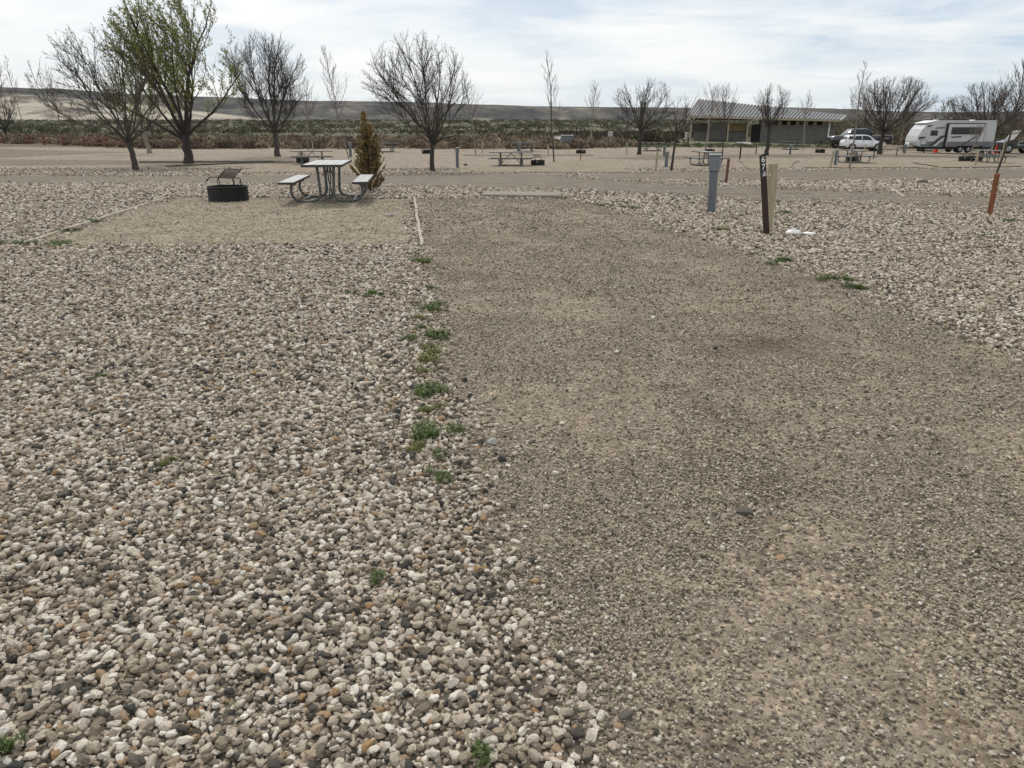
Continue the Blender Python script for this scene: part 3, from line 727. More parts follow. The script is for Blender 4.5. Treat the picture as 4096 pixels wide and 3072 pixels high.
# ------------------------------------------------------------------ pedestals
def ped_parts(H, w=0.13, bw=0.178, boxh=0.26, detail=True):
    mb = MB(); mb.box((0, 0, H * 0.5 - boxh / 2 - 0.04), (w, w * 0.9, H - boxh + 0.08), None, 0, 0.008)
    body = mb.mesh('post', mat_ped)
    sub = []
    if detail:
        mb = MB(); mb.box((-w / 2 + 0.02, -w * 0.45 - 0.004, H * 0.38), (0.012, 0.006, H * 0.62)); mb.box((0.0, -w * 0.45 - 0.003, H * .34), (w * .8, 0.004, 0.006))
        sub = [('seam', mb.mesh('seam', mat_ped2))]
    mb = MB(); mb.box((0.01, -0.01, H - boxh / 2), (bw, bw * 0.85, boxh), None, 0, 0.012)
    hs = mb.mesh('head_box', mat_ped2)
    mb = MB(); mb.box((0.01, -0.015, H + 0.012), (bw + 0.02, bw * 0.85 + 0.03, 0.02), (R(4), 0, 0), 0, 0.006)
    if detail: mb.box((0.01, -0.01 - bw * .43, H - boxh * .55), (bw * .82, 0.006, boxh * .7), None, 0, 0.002); mb.box((0.07, -0.016 - bw * .43, H - boxh * .55), (0.015, 0.012, 0.05))
    return [('post', body, sub), ('head_box', hs, [('lid', mb.mesh('lid', mat_ped2))])]
GP = 'grey utility pedestals'
H = hgt(2845, 853, 622)
inst('utility_pedestal', ped_parts(H), at(2845, 853), (0, R(-1.2), R(-24)), 'large near grey utility pedestal standing in the stones left of the numbered post', 'pedestal', GP)
PS = ped_parts(1.0, 0.15, 0.20, 0.24, False)
for px, py, top, lab in [(1830, 672, 592, 'grey pedestal right of the big central bare tree'), (1403, 628, 571, 'dark grey pedestal beside the leaning thin sapling left of the brown shrub'),
        (2078, 617, 567, 'grey pedestal in front of the far middle picnic table'), (2664, 669, 607, 'leaning grey pedestal next to the small tree trunk, before the tan post'), (2656, 624, 587, 'small far grey pedestal behind the leaning one'),
        (3160, 619, 580, 'grey pedestal in front of the dark distant table by the building'), (3340, 662, 601, 'grey pedestal right next to a tan post, left of the end-on table'),
        (3617, 615, 578, 'pale-topped grey pedestal at the hitch of the trailer'), (3957, 622, 570, 'pale grey pedestal behind the trailer wheels, near the right edge')]:
    H = hgt(px, py, top); inst('utility_pedestal', PS, at(px, py), (0, R(rnd.uniform(-1, 4)) if px > 2600 else 0, rnd.uniform(-.6, .3)), lab, 'pedestal', GP, (1, 1, H))
mb = MB(); H = hgt(2268, 592, 543); mb.box((0, 0, H / 2 + .05), (1.25, 0.7, H - .1), None, 0, 0.03); m1 = mb.mesh('cabinet', mat_ped2)
mb = MB(); mb.box((0, 0, 0.04), (1.5, 0.9, 0.16)); m2 = mb.mesh('base', mat_dedging)
mb = MB(); mb.box((0, -0.02, H + 0.03), (1.3, 0.8, 0.05), (R(3), 0, 0)); m3 = mb.mesh('lid', mat_ped2)
inst('electrical_cabinet', [('cabinet', m1, [('lid', m3)]), ('base', m2)], at(2268, 592), R(-4), 'wide grey electrical cabinet at the edge of the brush in the middle distance', 'cabinet', None)

# ------------------------------------------------------------------ posts
def post_mesh(name, w, d, h, mat, taper=0.96, chamfer=True):
    mb = MB(); mb.box((0, 0, h / 2 - 0.05), (w, d, h + 0.1), None, 0, min(w, d) * 0.12); return mb.mesh(name, mat)
# numbered marker
H = hgt(3066, 940, 612) * 1.01
w, d = 0.082, 0.016
mb = MB()
mb.prism([(-w / 2, -0.1), (w / 2, -0.1), (w / 2, H), (-w / 2, H - 0.028)], -d / 2, d / 2)
mpost = mb.mesh('marker_post', mat_brown)
mb = MB(); mb.prism([(-w / 2 + .002, H - .32), (w / 2 - .002, H - .32), (w / 2 - .002, H - .004), (-w / 2 + .002, H - .032)], -d / 2 - 0.004, -d / 2 - 0.0005)
mplate = mb.mesh('number_plate', mat_trim)
def text_mesh(s, size, mat, ext=0.002):
    c = bpy.data.curves.new('digit', 'FONT'); c.body = s; c.size = size; c.extrude = ext; c.align_x = 'CENTER'; c.offset = size * 0.012
    o = bpy.data.objects.new('tmp', c); col.objects.link(o)
    bpy.context.view_layer.update()
    me = bpy.data.meshes.new_from_object(o.evaluated_get(bpy.context.evaluated_depsgraph_get()))
    bpy.data.objects.remove(o); bpy.data.curves.remove(c)
    me.materials.clear(); me.materials.append(mat); me.name = 'digit'; return me
post = inst('site_marker_post', [('post', mpost)], at(3066, 940), (0, R(-9.0), R(-4)), 'slim dark brown marker post with white number 67, leaning left beside the tan wooden post', 'marker post')
plate = link('number_plate', mplate, post)
for ch, zz in (('6', H - 0.118), ('7', H - 0.215)):
    o = link('digit', text_mesh(ch, 0.105, mat_num), plate); o.location = (0.003, -d / 2 - 0.0065, zz); o.rotation_euler = (R(90), 0, 0); o.scale = (1.0, 1, 1)
mb = MB(); mb.box((0.008, -d / 2 - 0.006, H - .245), (0.018, 0.004, 0.014)); mb.box((0.010, -d / 2 - 0.006, H - .272), (0.050, 0.004, 0.013), (0, R(-14), 0)); mb.box((0.010, -d / 2 - 0.006, H - .296), (0.050, 0.004, 0.011), (0, R(-14), 0))
link('emblem', mb.mesh('emblem', mat_num), plate)
mb = MB(); mb.tube(smooth_path([(0.02, -0.012, H - .29), (0.045, 0.0, H - .30), (0.075, 0.01, H - .318), (0.10, 0.02, H - .315), (0.105, 0.05, H - .30)], 4), 0.007, 6)
link('rope', mb.mesh('rope', mat_rope), post)
H = hgt(3084, 934, 656)
pw = at(3082, 934); pw.y += 0.12
single('wooden_post', post_mesh('wooden_post', 0.095, 0.095, H * 1.01, mat_wood), pw, (0, R(-2.0), R(24)), 'thick weathered tan wooden post right behind the number 67 marker', 'post', 'posts and marker stakes')
H = hgt(3958, 860, 694); single('orange_post', post_mesh('orange_post', 0.062, 0.062, H, mat_orange), at(3958, 860), (0, R(-1.0), R(20)), 'rust orange post standing in the gravel at the right edge', 'post', 'posts and marker stakes')
mat_tan = mat_wood
for px, py, top, w_, mt, tilt, lab in [
    (2903, 737, 636, 0.075, mat_red, 1.5, 'red-brown marker stake in the gravel island right of the near pedestal'),
    (2623, 683, 607, 0.11, mat_tan, 2, 'tan wooden post left of the small leaning-trunk tree'),
    (1930, 614, 569, 0.10, mat_tan, 0, 'tan post at the brush edge right of the big central tree'),
    (1252, 603, 569, 0.10, mat_tan, 0, 'tan stake at the brush edge beside the sapling behind the tables'),
    (2506, 619, 573, 0.09, mat_tan, 0, 'tan post at the left of the far table behind the round tree'),
    (2194, 629, 575, 0.07, mat_tan, -2, 'thin stake left of the tall bare sapling in the middle'),
    (2322, 642, 563, 0.05, mat_brown, 0, 'thin dark stake in front of the distant fire ring'),
    (2959, 639, 577, 0.09, mat_brown, 0, 'dark brown marker in front of the footpath'),
    (3023, 616, 582, 0.09, mat_red, 1, 'reddish stake at the end of the footpath'),
    (3322, 671, 602, 0.10, mat_tan, 3, 'tan post left of the grey pedestal near the white car'),
    (3457, 609, 577, 0.10, mat_tan, 2, 'tan stake in front of the door of the white car'),
    (3493, 635, 599, 0.07, mat_brown, 1, 'dark stake under the front bumper of the white car'),
    (3585, 622, 588, 0.08, mat_dedging, 4, 'short dark leaning stake by the trailer hitch'),
    (3826, 613, 580, 0.10, mat_tan, 4, 'tan stake in front of the trailer wheels'),
    (3900, 664, 600, 0.12, mat_tan, 3, 'thick pale post before the fire rings near the trailer'),
    (3996, 665, 562, 0.06, mat_tan, 3, 'thin pale stake beside the sapling at the right edge'),
    (2751, 585, 551, 0.13, mat_trim, 0, 'short dark bollard left of the building'),
    ]:
    H = hgt(px, py, top)
    single('marker_stake', post_mesh('marker_stake', w_, w_ * .7, H, mt), at(px, py), (0, R(tilt), R(rnd.uniform(-15, 15))), lab, 'stake', 'posts and marker stakes')
# small signs
H = hgt(2440, 584, 524)
mb = MB(); mb.box((0, 0, H / 2), (0.09, 0.06, H)); m1 = mb.mesh('pole', mat_wood); mb = MB(); mb.box((0, -0.06, H - .28), (0.55, 0.03, 0.55)); m2 = mb.mesh('sign_board', mat_conc2)
inst('small_sign', [('pole', m1), ('sign_board', m2)], at(2440, 584), R(-5), 'small pale square sign on a pole beside the round bare tree', 'sign')
mb = MB(); mb.bar((0, 0, 0), (0, 0, 0.8), 0.08); m1 = mb.mesh('pole', mat_dedging); mb = MB(); mb.box((0, 0, 0.85), (0.8, 0.5, 0.04), (R(35), 0, 0)); m2 = mb.mesh('panel', mat_conc2)
inst('information_panel', [('pole', m1), ('panel', m2)], at(2233, 585), R(-20), 'slanted pale information panel in the brush left of the grey cabinet', 'sign')

# ------------------------------------------------------------------ fence
def fence(a, b, n, lab):
    a, b = G(*a), G(*b); root = link('rail_fence', None); root.location = a; tag(root, lab, 'fence')
    d = b - a
    for i in range(n):
        p = d * (i / (n - 1)); mb = MB(); mb.box(p + Vector((0, 0, 0.5)), (0.17, 0.17, 1.25), (0, R(rnd.uniform(-3, 3)), rnd.uniform(0, 1)), 0, 0.02)
        link('post', mb.mesh('post', mat_fence), root)
    for i in range(n - 1):
        for z in (0.45, 0.92):
            p, q = d * (i / (n - 1)), d * ((i + 1) / (n - 1)); mb = MB(); z2 = z + rnd.uniform(-.04, .04)
            mb.bar(p + Vector((0, -0.1, z2)), q + Vector((0, -0.1, z + rnd.uniform(-.04, .04))), 0.10, 0.14)
            link('rail', mb.mesh('rail', mat_fence), root)
fence((104, 577), (520, 594), 6, 'red-brown split rail fence along the brush at the left')
fence((-260, 574), (16, 576), 4, 'short end of rail fence cut off by the left edge')

# ------------------------------------------------------------------ trees
def ell_len(p, d, c, rx, rz):
    q = Vector(((p.x - c.x) / rx, (p.y - c.y) / rx, (p.z - c.z) / rz)); e = Vector((d.x / rx, d.y / rx, d.z / rz))
    A = e.dot(e); B = 2 * q.dot(e); C = q.dot(q) - 1; D = B * B - 4 * A * C
    if D < 0: return 0.3
    t = (-B + math.sqrt(D)) / (2 * A)
    return max(t, 0.05)

def tree(seed, H, fork, Rc, r0, limbs=8, spread=(12, 62), wind=(0, 0, 0), dens=1.0, leaf=0, leafmat=None, twr=0.0055, cshift=(0, 0), bark=mat_bark, twig=mat_twig, up=0.10,
         lean=(0, 0), leafsize=0.05, leafvar=1.0, leader=True, wig=0.10, steps=(0.29, 0.20, 0.125), leaflow=True):
    rg = random.Random(seed); T = MB(); C = MB()
    zb = fork * 0.75; c = Vector((cshift[0] + lean[0], cshift[1] + lean[1], (H + zb) / 2)); rz = (H - zb) / 2
    Wd = Vector(wind)
    def gv(s): return Vector((rg.gauss(0, s), rg.gauss(0, s), rg.gauss(0, s)))
    def leaves(p, d, L):
        n = int(L * leaf * leafvar + rg.random())
        for _ in range(n):
            q = p + d * L * rg.random() + gv(0.03)
            a = (d * 0.6 + Wd * 0.7 + gv(0.45)); a.normalize(); b = a.cross(gv(1)).normalized(); l = leafsize * rg.uniform(.6, 1.5); w = l * 0.22
            C.add([q - b * w * .4, q + a * l * .5 - b * w, q + a * l, q + a * l * .5 + b * w], [(0, 1, 2, 3)], 1)
    def branch(p, d, L, r, lev, sp=1.0):
        nseg = (7, 6, 4, 3)[min(lev - 1, 3)]
        pts = [p.copy()]; rad = [r]; d = d.normalized(); cur = p.copy(); r1 = max(twr * 0.6, r * (0.22 if lev < 3 else 0.5)); kids = []
        for i in range(nseg):
            d = (d + gv(wig) + Vector((0, 0, up * (0.6 if lev == 1 else 1.0))) + Wd * (0.05 + 0.10 * (lev >= 2))).normalized()
            nx = cur + d * L / nseg; kids.append((cur.copy(), nx.copy(), d.copy(), (i + .5) / nseg))
            cur = nx; pts.append(cur.copy()); rad.append(r + (r1 - r) * ((i + 1) / nseg) ** 0.8)
        (T if lev == 1 else C).tube(pts, rad, 7 if lev == 1 else (5 if lev == 2 else 3), 0, cap=False)
        if lev >= 3 and leaf: leaves(p, (cur - p).normalized(), (cur - p).length)
        if lev >= 4: return
        st = steps[lev - 1] * (sp if lev == 1 else sp ** .7) / dens; n = L / st; acc = rg.random()
        for a, b, dd, t in kids:
            if t < 0.30 and lev == 1: continue
            acc += n / nseg
            while acc > 1:
                acc -= 1; q = a.lerp(b, rg.random()); tt = t
                side = dd.cross(gv(1)).normalized(); ang = R(rg.uniform(22, 46))
                nd = dd * math.cos(ang) + side * math.sin(ang) + Vector((0, 0, 0.12))
                nd.normalize(); mxl = ell_len(q, nd, c, Rc, rz)
                ll = min(mxl * rg.uniform(.7, 1.15), L * (0.66 - 0.28 * tt) * rg.uniform(.55, 1.1) if lev < 3 else rg.uniform(.15, .42) * H / 6)
                if ll < 0.08: continue
                rr = max(twr, min(r * 0.6, ll * (0.0115 if lev == 1 else .009) + 0.003)) if lev < 3 else twr
                branch(q, nd, ll, rr, lev + 1, sp)
    # trunk
    tp = []; rad = []; nT = 7
    topf = Vector((lean[0], lean[1], fork))
    for i in range(nT + 1):
        t = i / nT; q = Vector((topf.x * t ** 1.3, topf.y * t ** 1.3, fork * t - 0.08 * (i == 0)))
        if 0 < i < nT: q += Vector((rg.uniform(-1, 1), rg.uniform(-1, 1), 0)) * r0 * 0.25
        tp.append(q); rad.append(r0 * (1.35 if i == 0 else (1.08 if i == 1 else 1.0 - 0.15 * t)))
    T.tube(tp, rad, 12, 0, cap=False)
    ga = rg.random() * 6
    for k in range(limbs):
        pol = R(spread[0] + 4 + (spread[1] - spread[0] - 4) * ((k + .3) / limbs) ** .85)
        az = ga + k * 2.399 + rg.uniform(-.3, .3)
        s = topf - Vector((0, 0, fork * (0.0 + 0.20 * rg.random()) * (k > 1)))
        d = Vector((math.sin(pol) * math.cos(az), math.sin(pol) * math.sin(az), math.cos(pol)))
        L = ell_len(s, (d + Vector((0, 0, up * 2))).normalized(), c, Rc, rz) * rg.uniform(.88, 1.02)
        branch(s, d, L, r0 * rg.uniform(0.30, 0.50) * (1 if k < 4 else .8), 1, 1.75 if k < 3 else (1.25 if k < 6 else 1.0))
    mt = T.mesh('trunk', bark); mc = C.mesh('crown', [twig, leafmat or mat_bud])
    return [('trunk', mt), ('crown', mc)]

def sapling(seed, H, Rc, r0, bark=mat_pbark, twig=mat_ptwig, lean=(0, 0), start=0.35, n=22, twr=0.006, kink=0.05, multi=1):
    rg = random.Random(seed); T = MB(); C = MB()
    for m_ in range(multi):
        pts = []; cur = Vector((0, 0, -0.05)); d = Vector((lean[0] / H + (m_ * 0.25 - .1 if multi > 1 else 0), lean[1] / H, 1)).normalized(); rad = []
        ns = 12; pts.append(cur.copy()); rad.append(r0)
        for i in range(ns):
            d = (d + Vector((rg.gauss(0, kink), rg.gauss(0, kink), 0.04))).normalized(); cur = cur + d * H / ns / max(.5, d.z); pts.append(cur.copy()); rad.append(r0 * (1 - (i + 1) / ns) ** 0.8 + 0.006)
        T.tube(pts, rad, 7, 0, cap=False)
        for k in range(n):
            t = start + (0.97 - start) * (k + rg.random()) / n; f = t * ns; i = min(int(f), ns - 1); p = pts[i].lerp(pts[i + 1], f - i)
            az = k * 2.4 + rg.uniform(-.5, .5); sh = 1.0 - max(0, (t - .45)) / .65
            L = Rc * (0.8 + rg.uniform(0, 0.9)) * max(.25, sh) * 1.35; pol = R(rg.uniform(32, 52))
            d = Vector((math.sin(pol) * math.cos(az), math.sin(pol) * math.sin(az), math.cos(pol)))
            q = p.copy(); bp = [q.copy()]; br = [max(twr, L * .009)]
            for j in range(5):
                d = (d + Vector((rg.gauss(0, .1), rg.gauss(0, .1), 0.17))).normalized(); q = q + d * L / 5; bp.append(q.copy()); br.append(max(twr * .7, L * .009 * (1 - (j + 1) / 5)))
                if j > 0 or L > .8:
                    for _ in range(2 if L > .5 else 1):
                        s2 = d.cross(Vector((rg.gauss(0, 1), rg.gauss(0, 1), rg.gauss(0, 1)))).normalized(); e = (d + s2 * 0.6 + Vector((0, 0, .2))).normalized(); l2 = L * rg.uniform(.15, .4)
                        C.tube([q, q + e * l2 * .5 + Vector((0, 0, l2 * .05)), q + e * l2 + Vector((0, 0, l2 * .18))], [twr, twr * .8, twr * .5], 3, 0, cap=False)
            C.tube(bp, br, 4, 0, cap=False)
    return [('trunk', T.mesh('trunk', bark)), ('crown', C.mesh('crown', [twig]))]

def place_tree(px, py, top, width, lab, name='bare_tree', cat='tree', group=None, rot=0, **kw):
    p = G(px, py); s = ppm(px, py); H = hgt(px, py, top); Rc = width * 1.12 / s / 2
    kw['H'] = H; kw['Rc'] = Rc
    if 'fork' in kw: kw['fork'] = hgt(px, py, kw['fork'])
    for k in ('cshift', 'lean'):
        if k in kw: kw[k] = (kw[k][0] / s, kw[k][1])
    parts = tree(**kw)
    return inst(name, parts, p, 0, lab, cat, group)
GB = 'leafless trees of the campground'
place_tree(545, 682, 92, 440, 'large left tree with slim trunk, many rising stems and sparse olive buds', fork=560, seed=21, r0=0.145, limbs=15, spread=(5, 72), lean=(-12, 0), cshift=(-75, 0), wind=(-0.22, 0, .1), leaf=4, leafmat=mat_leaf2, leafvar=1, leafsize=.075, dens=.72, group=GB, name='budding_tree', up=0.06, bark=mat_gbark, twr=0.008)
place_tree(755, 654, -60, 520, 'tallest tree with thick dark trunk and green young leaves blown to the left', fork=545, seed=5, r0=0.27, limbs=14, spread=(2, 64), lean=(0, 0), cshift=(22, 0), wind=(-0.42, 0, .25), leaf=16, leafmat=mat_leaf, leafsize=.115, steps=(.36, .28, .18), dens=.66, name='leafing_tree', up=0.06, twr=0.0065)
place_tree(600, 613, 215, 210, 'pale-trunked leaning tree with olive leaves between the two big left trees', fork=500, seed=9, r0=0.17, limbs=7, spread=(4, 55), lean=(-22, 0), cshift=(-25, 0), wind=(-0.3, 0, .1), leaf=7, leafmat=mat_leaf, leafsize=.11, bark=mat_pbark, name='leafing_tree', twr=0.009, dens=.9)
place_tree(1112, 625, 115, 320, 'bare tree with dense black upright branches and pale lower trunk, left of centre', fork=515, seed=31, r0=0.20, limbs=19, spread=(4, 90), lean=(-4, 0), cshift=(-20, 0), dens=.78, leaf=3, leafsize=.05, group=GB, up=0.10, bark=mat_gbark, twr=0.0075)
place_tree(1730, 686, 118, 400, 'large broad bare tree in the centre left with black trunk and fine crown', fork=560, seed=45, r0=0.115, limbs=18, spread=(4, 78), cshift=(-52, 0), lean=(4, 0), dens=.85, leaf=4, leafsize=.05, group=GB, up=0.07, twr=0.0055)
place_tree(2555, 618, 308, 242, 'round dark bare tree left of the building', fork=512, seed=52, r0=0.15, limbs=20, spread=(4, 92), lean=(4, 0), cshift=(4, 0), dens=.86, leaf=2, leafsize=.05, group=GB, up=0.04, twr=0.0075)
place_tree(2685, 684, 365, 165, 'small bare tree with slim leaning trunk and olive inner leaves left of the near pedestal', fork=535, seed=61, r0=0.062, limbs=9, spread=(4, 62), lean=(12, 0), cshift=(20, 0), dens=.75, leaf=8, leafmat=mat_leaf2, leafsize=.05, group=GB, up=0.08, twr=0.0055)
place_tree(3066, 622, 330, 170, 'bare reddish tree rising behind the numbered marker post', fork=500, seed=72, r0=0.15, limbs=14, spread=(4, 80), cshift=(-2, 0), dens=.85, leaf=2, leafsize=.05, group=GB, up=0.12, twig=mat_twig2, twr=0.0075)
place_tree(3518, 617, 300, 300, 'broad bare tree standing in front of the nose of the white car', fork=520, seed=83, r0=0.19, limbs=19, spread=(4, 82), cshift=(22, 0), lean=(2, 0), dens=.85, leaf=2, leafsize=.05, group=GB, up=0.10, twig=mat_twig2, twr=0.008)
place_tree(3920, 612, 318, 300, 'broad dark bare tree standing in front of the travel trailer', fork=535, seed=94, r0=0.22, limbs=20, spread=(4, 92), cshift=(10, 0), lean=(3, 0), dens=.84, leaf=2, leafsize=.05, group=GB, up=0.045, twig=mat_twig2, twr=0.0085)
place_tree(-25, 600, 80, 190, 'tall pale tree mostly cut off by the left edge of the view', fork=480, seed=102, r0=0.2, limbs=9, spread=(4, 50), wind=(-0.1, 0, .1), dens=1, leaf=7, leafmat=mat_bud, leafsize=.09, group=GB, twig=mat_ptwig, bark=mat_pbark, twr=0.010)
place_tree(28, 562, 338, 130, 'small dark bare tree at the left edge behind the rail fence end', fork=520, seed=103, r0=0.24, limbs=8, spread=(5, 66), cshift=(-8, 0), dens=.9, group=GB, twr=0.012)

GS = 'thin young bare saplings'
for px, py, top, wd, r0, lean, seed, dark, lab in [
    (97, 545, 215, 60, .07, (-14, 0), 1, 0, 'tall thin pale sapling near the left edge behind the fence'),
    (243, 552, 282, 110, .09, (-4, 0), 2, 0, 'pale sapling behind the middle of the rail fence'),
    (298, 545, 455, 30, .06, (-12, 0), 3, 0, 'small leaning sapling stem behind the rail fence'),
    (1236, 604, 308, 80, .05, (-8, 0), 4, 0, 'thin sapling right of the dense black bare tree'),
    (1397, 634, 196, 120, .042, (-75, 0), 5, 0, 'tall sapling leaning left in front of the hills, beside the brown shrub'),
    (1903, 620, 282, 80, .045, (-30, 0), 6, 0, 'thin sapling right behind the crown of the large central tree'),
    (2216, 648, 195, 85, .045, (-28, 0), 7, 1, 'tallest thin bare sapling in the middle of the view'),
    (2360, 590, 320, 70, .06, (0, 0), 8, 0, 'small pale sapling right of the tallest middle sapling'),
    (2822, 600, 358, 120, .07, (10, 0), 9, 0, 'pale sapling in front of the left bays of the building'),
    (2888, 640, 352, 120, .04, (6, 0), 10, 1, 'thin dark sapling in front of the third post of the building'),
    (3212, 596, 362, 70, .07, (0, 0), 11, 0, 'pale sapling in front of the long grey wall of the building'),
    (3397, 676, 242, 95, .045, (36, 0), 12, 0, 'tall slender sapling rising before the rear of the white car'),
    (3600, 585, 440, 60, .06, (6, 0), 13, 0, 'pale thin sapling just left of the trailer nose'),
    (3985, 694, 246, 150, .05, (70, 0), 14, 1, 'tall sapling at the right edge behind the orange post'),
    (3875, 640, 495, 60, .04, (10, 0), 15, 0, 'slim pale sapling before the trailer side'),
    ]:
    s = ppm(px, py); H = hgt(px, py, top)
    parts = sapling(seed, H, wd / s / 2, r0, mat_gbark if dark else mat_pbark, mat_twig2 if dark or px < 2300 else mat_ptwig, (lean[0] / s, 0), start=0.38, n=26 if px < 3900 else 44, twr=0.005 + 0.00006 * (G(px, py).y))
    inst('bare_sapling', parts, at(px, py), 0, lab, 'sapling', GS)
# background trees on the right
bgA = tree(201, 7.5, 1.3, 3.6, .16, limbs=9, spread=(5, 70), dens=.75, twr=.018, twig=mat_twig2, bark=mat_gbark, steps=(.4, .32, .24))
bgB = tree(202, 6.0, .9, 3.4, .14, limbs=10, spread=(8, 78), dens=.75, twr=.018, twig=mat_ptwig, bark=mat_gbark, steps=(.4, .32, .24))
GW = 'distant brown bare trees behind the car and the trailer'
for i, (px, py, top, v, kind) in enumerate([(3310, 560, 448, 0, 'reddish-brown'), (3385, 562, 432, 1, 'pale brown'), (3450, 566, 425, 0, 'reddish-brown'), (3560, 566, 440, 1, 'pale brown'), (3625, 568, 420, 0, 'reddish-brown'), (3700, 566, 445, 1, 'pale brown'), (3790, 566, 440, 0, 'reddish-brown'), (3850, 564, 450, 1, 'pale brown'), (4010, 566, 420, 0, 'reddish-brown'), (4075, 566, 445, 1, 'pale brown'), (4150, 566, 440, 0, 'reddish-brown'), (2720, 556, 450, 1, 'pale brown')]):
    H = hgt(px, py, top); base_h = 7.5 if v == 0 else 6.0
    where = ['behind the right end of the building roof', 'above the dark pickup', 'just left of the tree before the white car', 'between the car tree and the trailer', 'tallest in the gap left of the trailer', 'above the front half of the trailer roof', 'above the middle of the trailer roof', 'left of the tree before the trailer', 'right of the tree before the trailer', 'behind the right edge sapling', 'just beyond the right edge of the view', 'behind the left end of the building'][i]
    inst('distant_tree', bgA if v == 0 else bgB, at(px, py), rnd.uniform(0, 6), 'distant %s bare tree %s' % (kind, where), 'tree', GW, H / base_h)
pal = tree(210, 9, 3.5, 1.9, .14, limbs=8, spread=(3, 50), dens=.8, twr=.02, twig=mat_ptwig, bark=mat_pbark, leaf=8, leafmat=mat_leaf2, leafsize=.16, steps=(.4, .32, .24))
H = hgt(3755, 566, 382); inst('distant_tree', pal, at(3755, 566), 0, 'pale grey-green distant tree topping the line above the trailer roof', 'tree', GW, H / 9)

# brown cedar shrub
def cedar(H, Rc):
    rg = random.Random(4); C = MB(); T = MB()
    T.tube([(0, 0, -.05), (0.01, 0, H * .5), (-0.02, 0, H * .9)], [.03, .018, .008], 7)
    for k in range(280):
        t = rg.random() ** 1.2; z = 0.03 + t * H * 0.80; rr = Rc * (1 - t) ** 0.5 * rg.uniform(.25, 1.08) * (1.0 if z > .25 else .75)
        az = rg.random() * 6.283; base = Vector((math.cos(az) * rr * .45, math.sin(az) * rr * .45, z * .92))
        tip = Vector((math.cos(az) * rr, math.sin(az) * rr, z + 0.05 + rr * .5))
        T.tube([base, tip], [.006, .003], 3, cap=False)
        d0 = (tip - base); L = d0.length + .08
        for _ in range(15):
            q = base + d0 * rg.uniform(.35, 1.1); d = (d0.normalized() * .5 + Vector((0, 0, .8)) + Vector((rg.gauss(0, .35), rg.gauss(0, .35), rg.gauss(0, .25)))).normalized()
            s = d.cross(Vector((rg.gauss(0, 1), rg.gauss(0, 1), rg.gauss(0, 1)))).normalized(); l = rg.uniform(.05, .10); w = l * .24
            C.add([q, q + d * l * .5 - s * w, q + d * l, q + d * l * .5 + s * w], [(0, 1, 2, 3)])
    for k in range(260):  # leader plume
        z = H * rg.uniform(.80, 1.0); w0 = 0.055 if z > H * .86 else .02
        q = Vector((-0.06 * (z / H - .75) * 4 + rg.gauss(0, w0 * .5), rg.gauss(0, w0 * .5), z - .04)); d = Vector((rg.gauss(-.1, .3), rg.gauss(0, .3), 1)).normalized(); s = d.orthogonal(); l = .07
        C.add([q, q + d * l * .5 - s * .014, q + d * l, q + d * l * .5 + s * .014], [(0, 1, 2, 3)])
    return [('stem', T.mesh('stem', mat_bark)), ('foliage', C.mesh('foliage', mat_cedar))]
inst('dying_conifer', cedar(hgt(1480, 770, 448), 74 / ppm(1480, 770)), at(1482, 770), 0, 'orange-brown dying conifer shrub right behind the nearest picnic table', 'shrub')

# ------------------------------------------------------------------ weeds
def weed_mesh(seed, r, n, h, mat):
    rg = random.Random(seed); mb = MB(); cs = [(rg.uniform(-1, 1) * r * .85, rg.uniform(-1, 1) * r * .85) for _ in range(5)]
    for _ in range(n):
        a = rg.random() * 6.28; c0 = cs[rg.randrange(len(cs))]; q = Vector((c0[0] + rg.gauss(0, .2) * r, c0[1] + rg.gauss(0, .2) * r, 0)); z = 0.005
        b = rg.random() * 6.28; d = Vector((math.cos(b) * .6, math.sin(b) * .6, rg.uniform(.4, 1.1))).normalized(); s = d.cross(Vector((0, 0, 1))).normalized(); l = h * rg.uniform(.5, 1.2); w = l * rg.uniform(.04, .09)
        q.z = z; m = q + d * l * .55; e = q + d * l + Vector((0, 0, -l * .25))
        mb.add([q - s * w, q + s * w, m + s * w, m - s * w, e], [(0, 1, 2, 3), (3, 2, 4)])
    return mb.mesh('weed', mat)
WD = 'green weeds along the gravel edges'
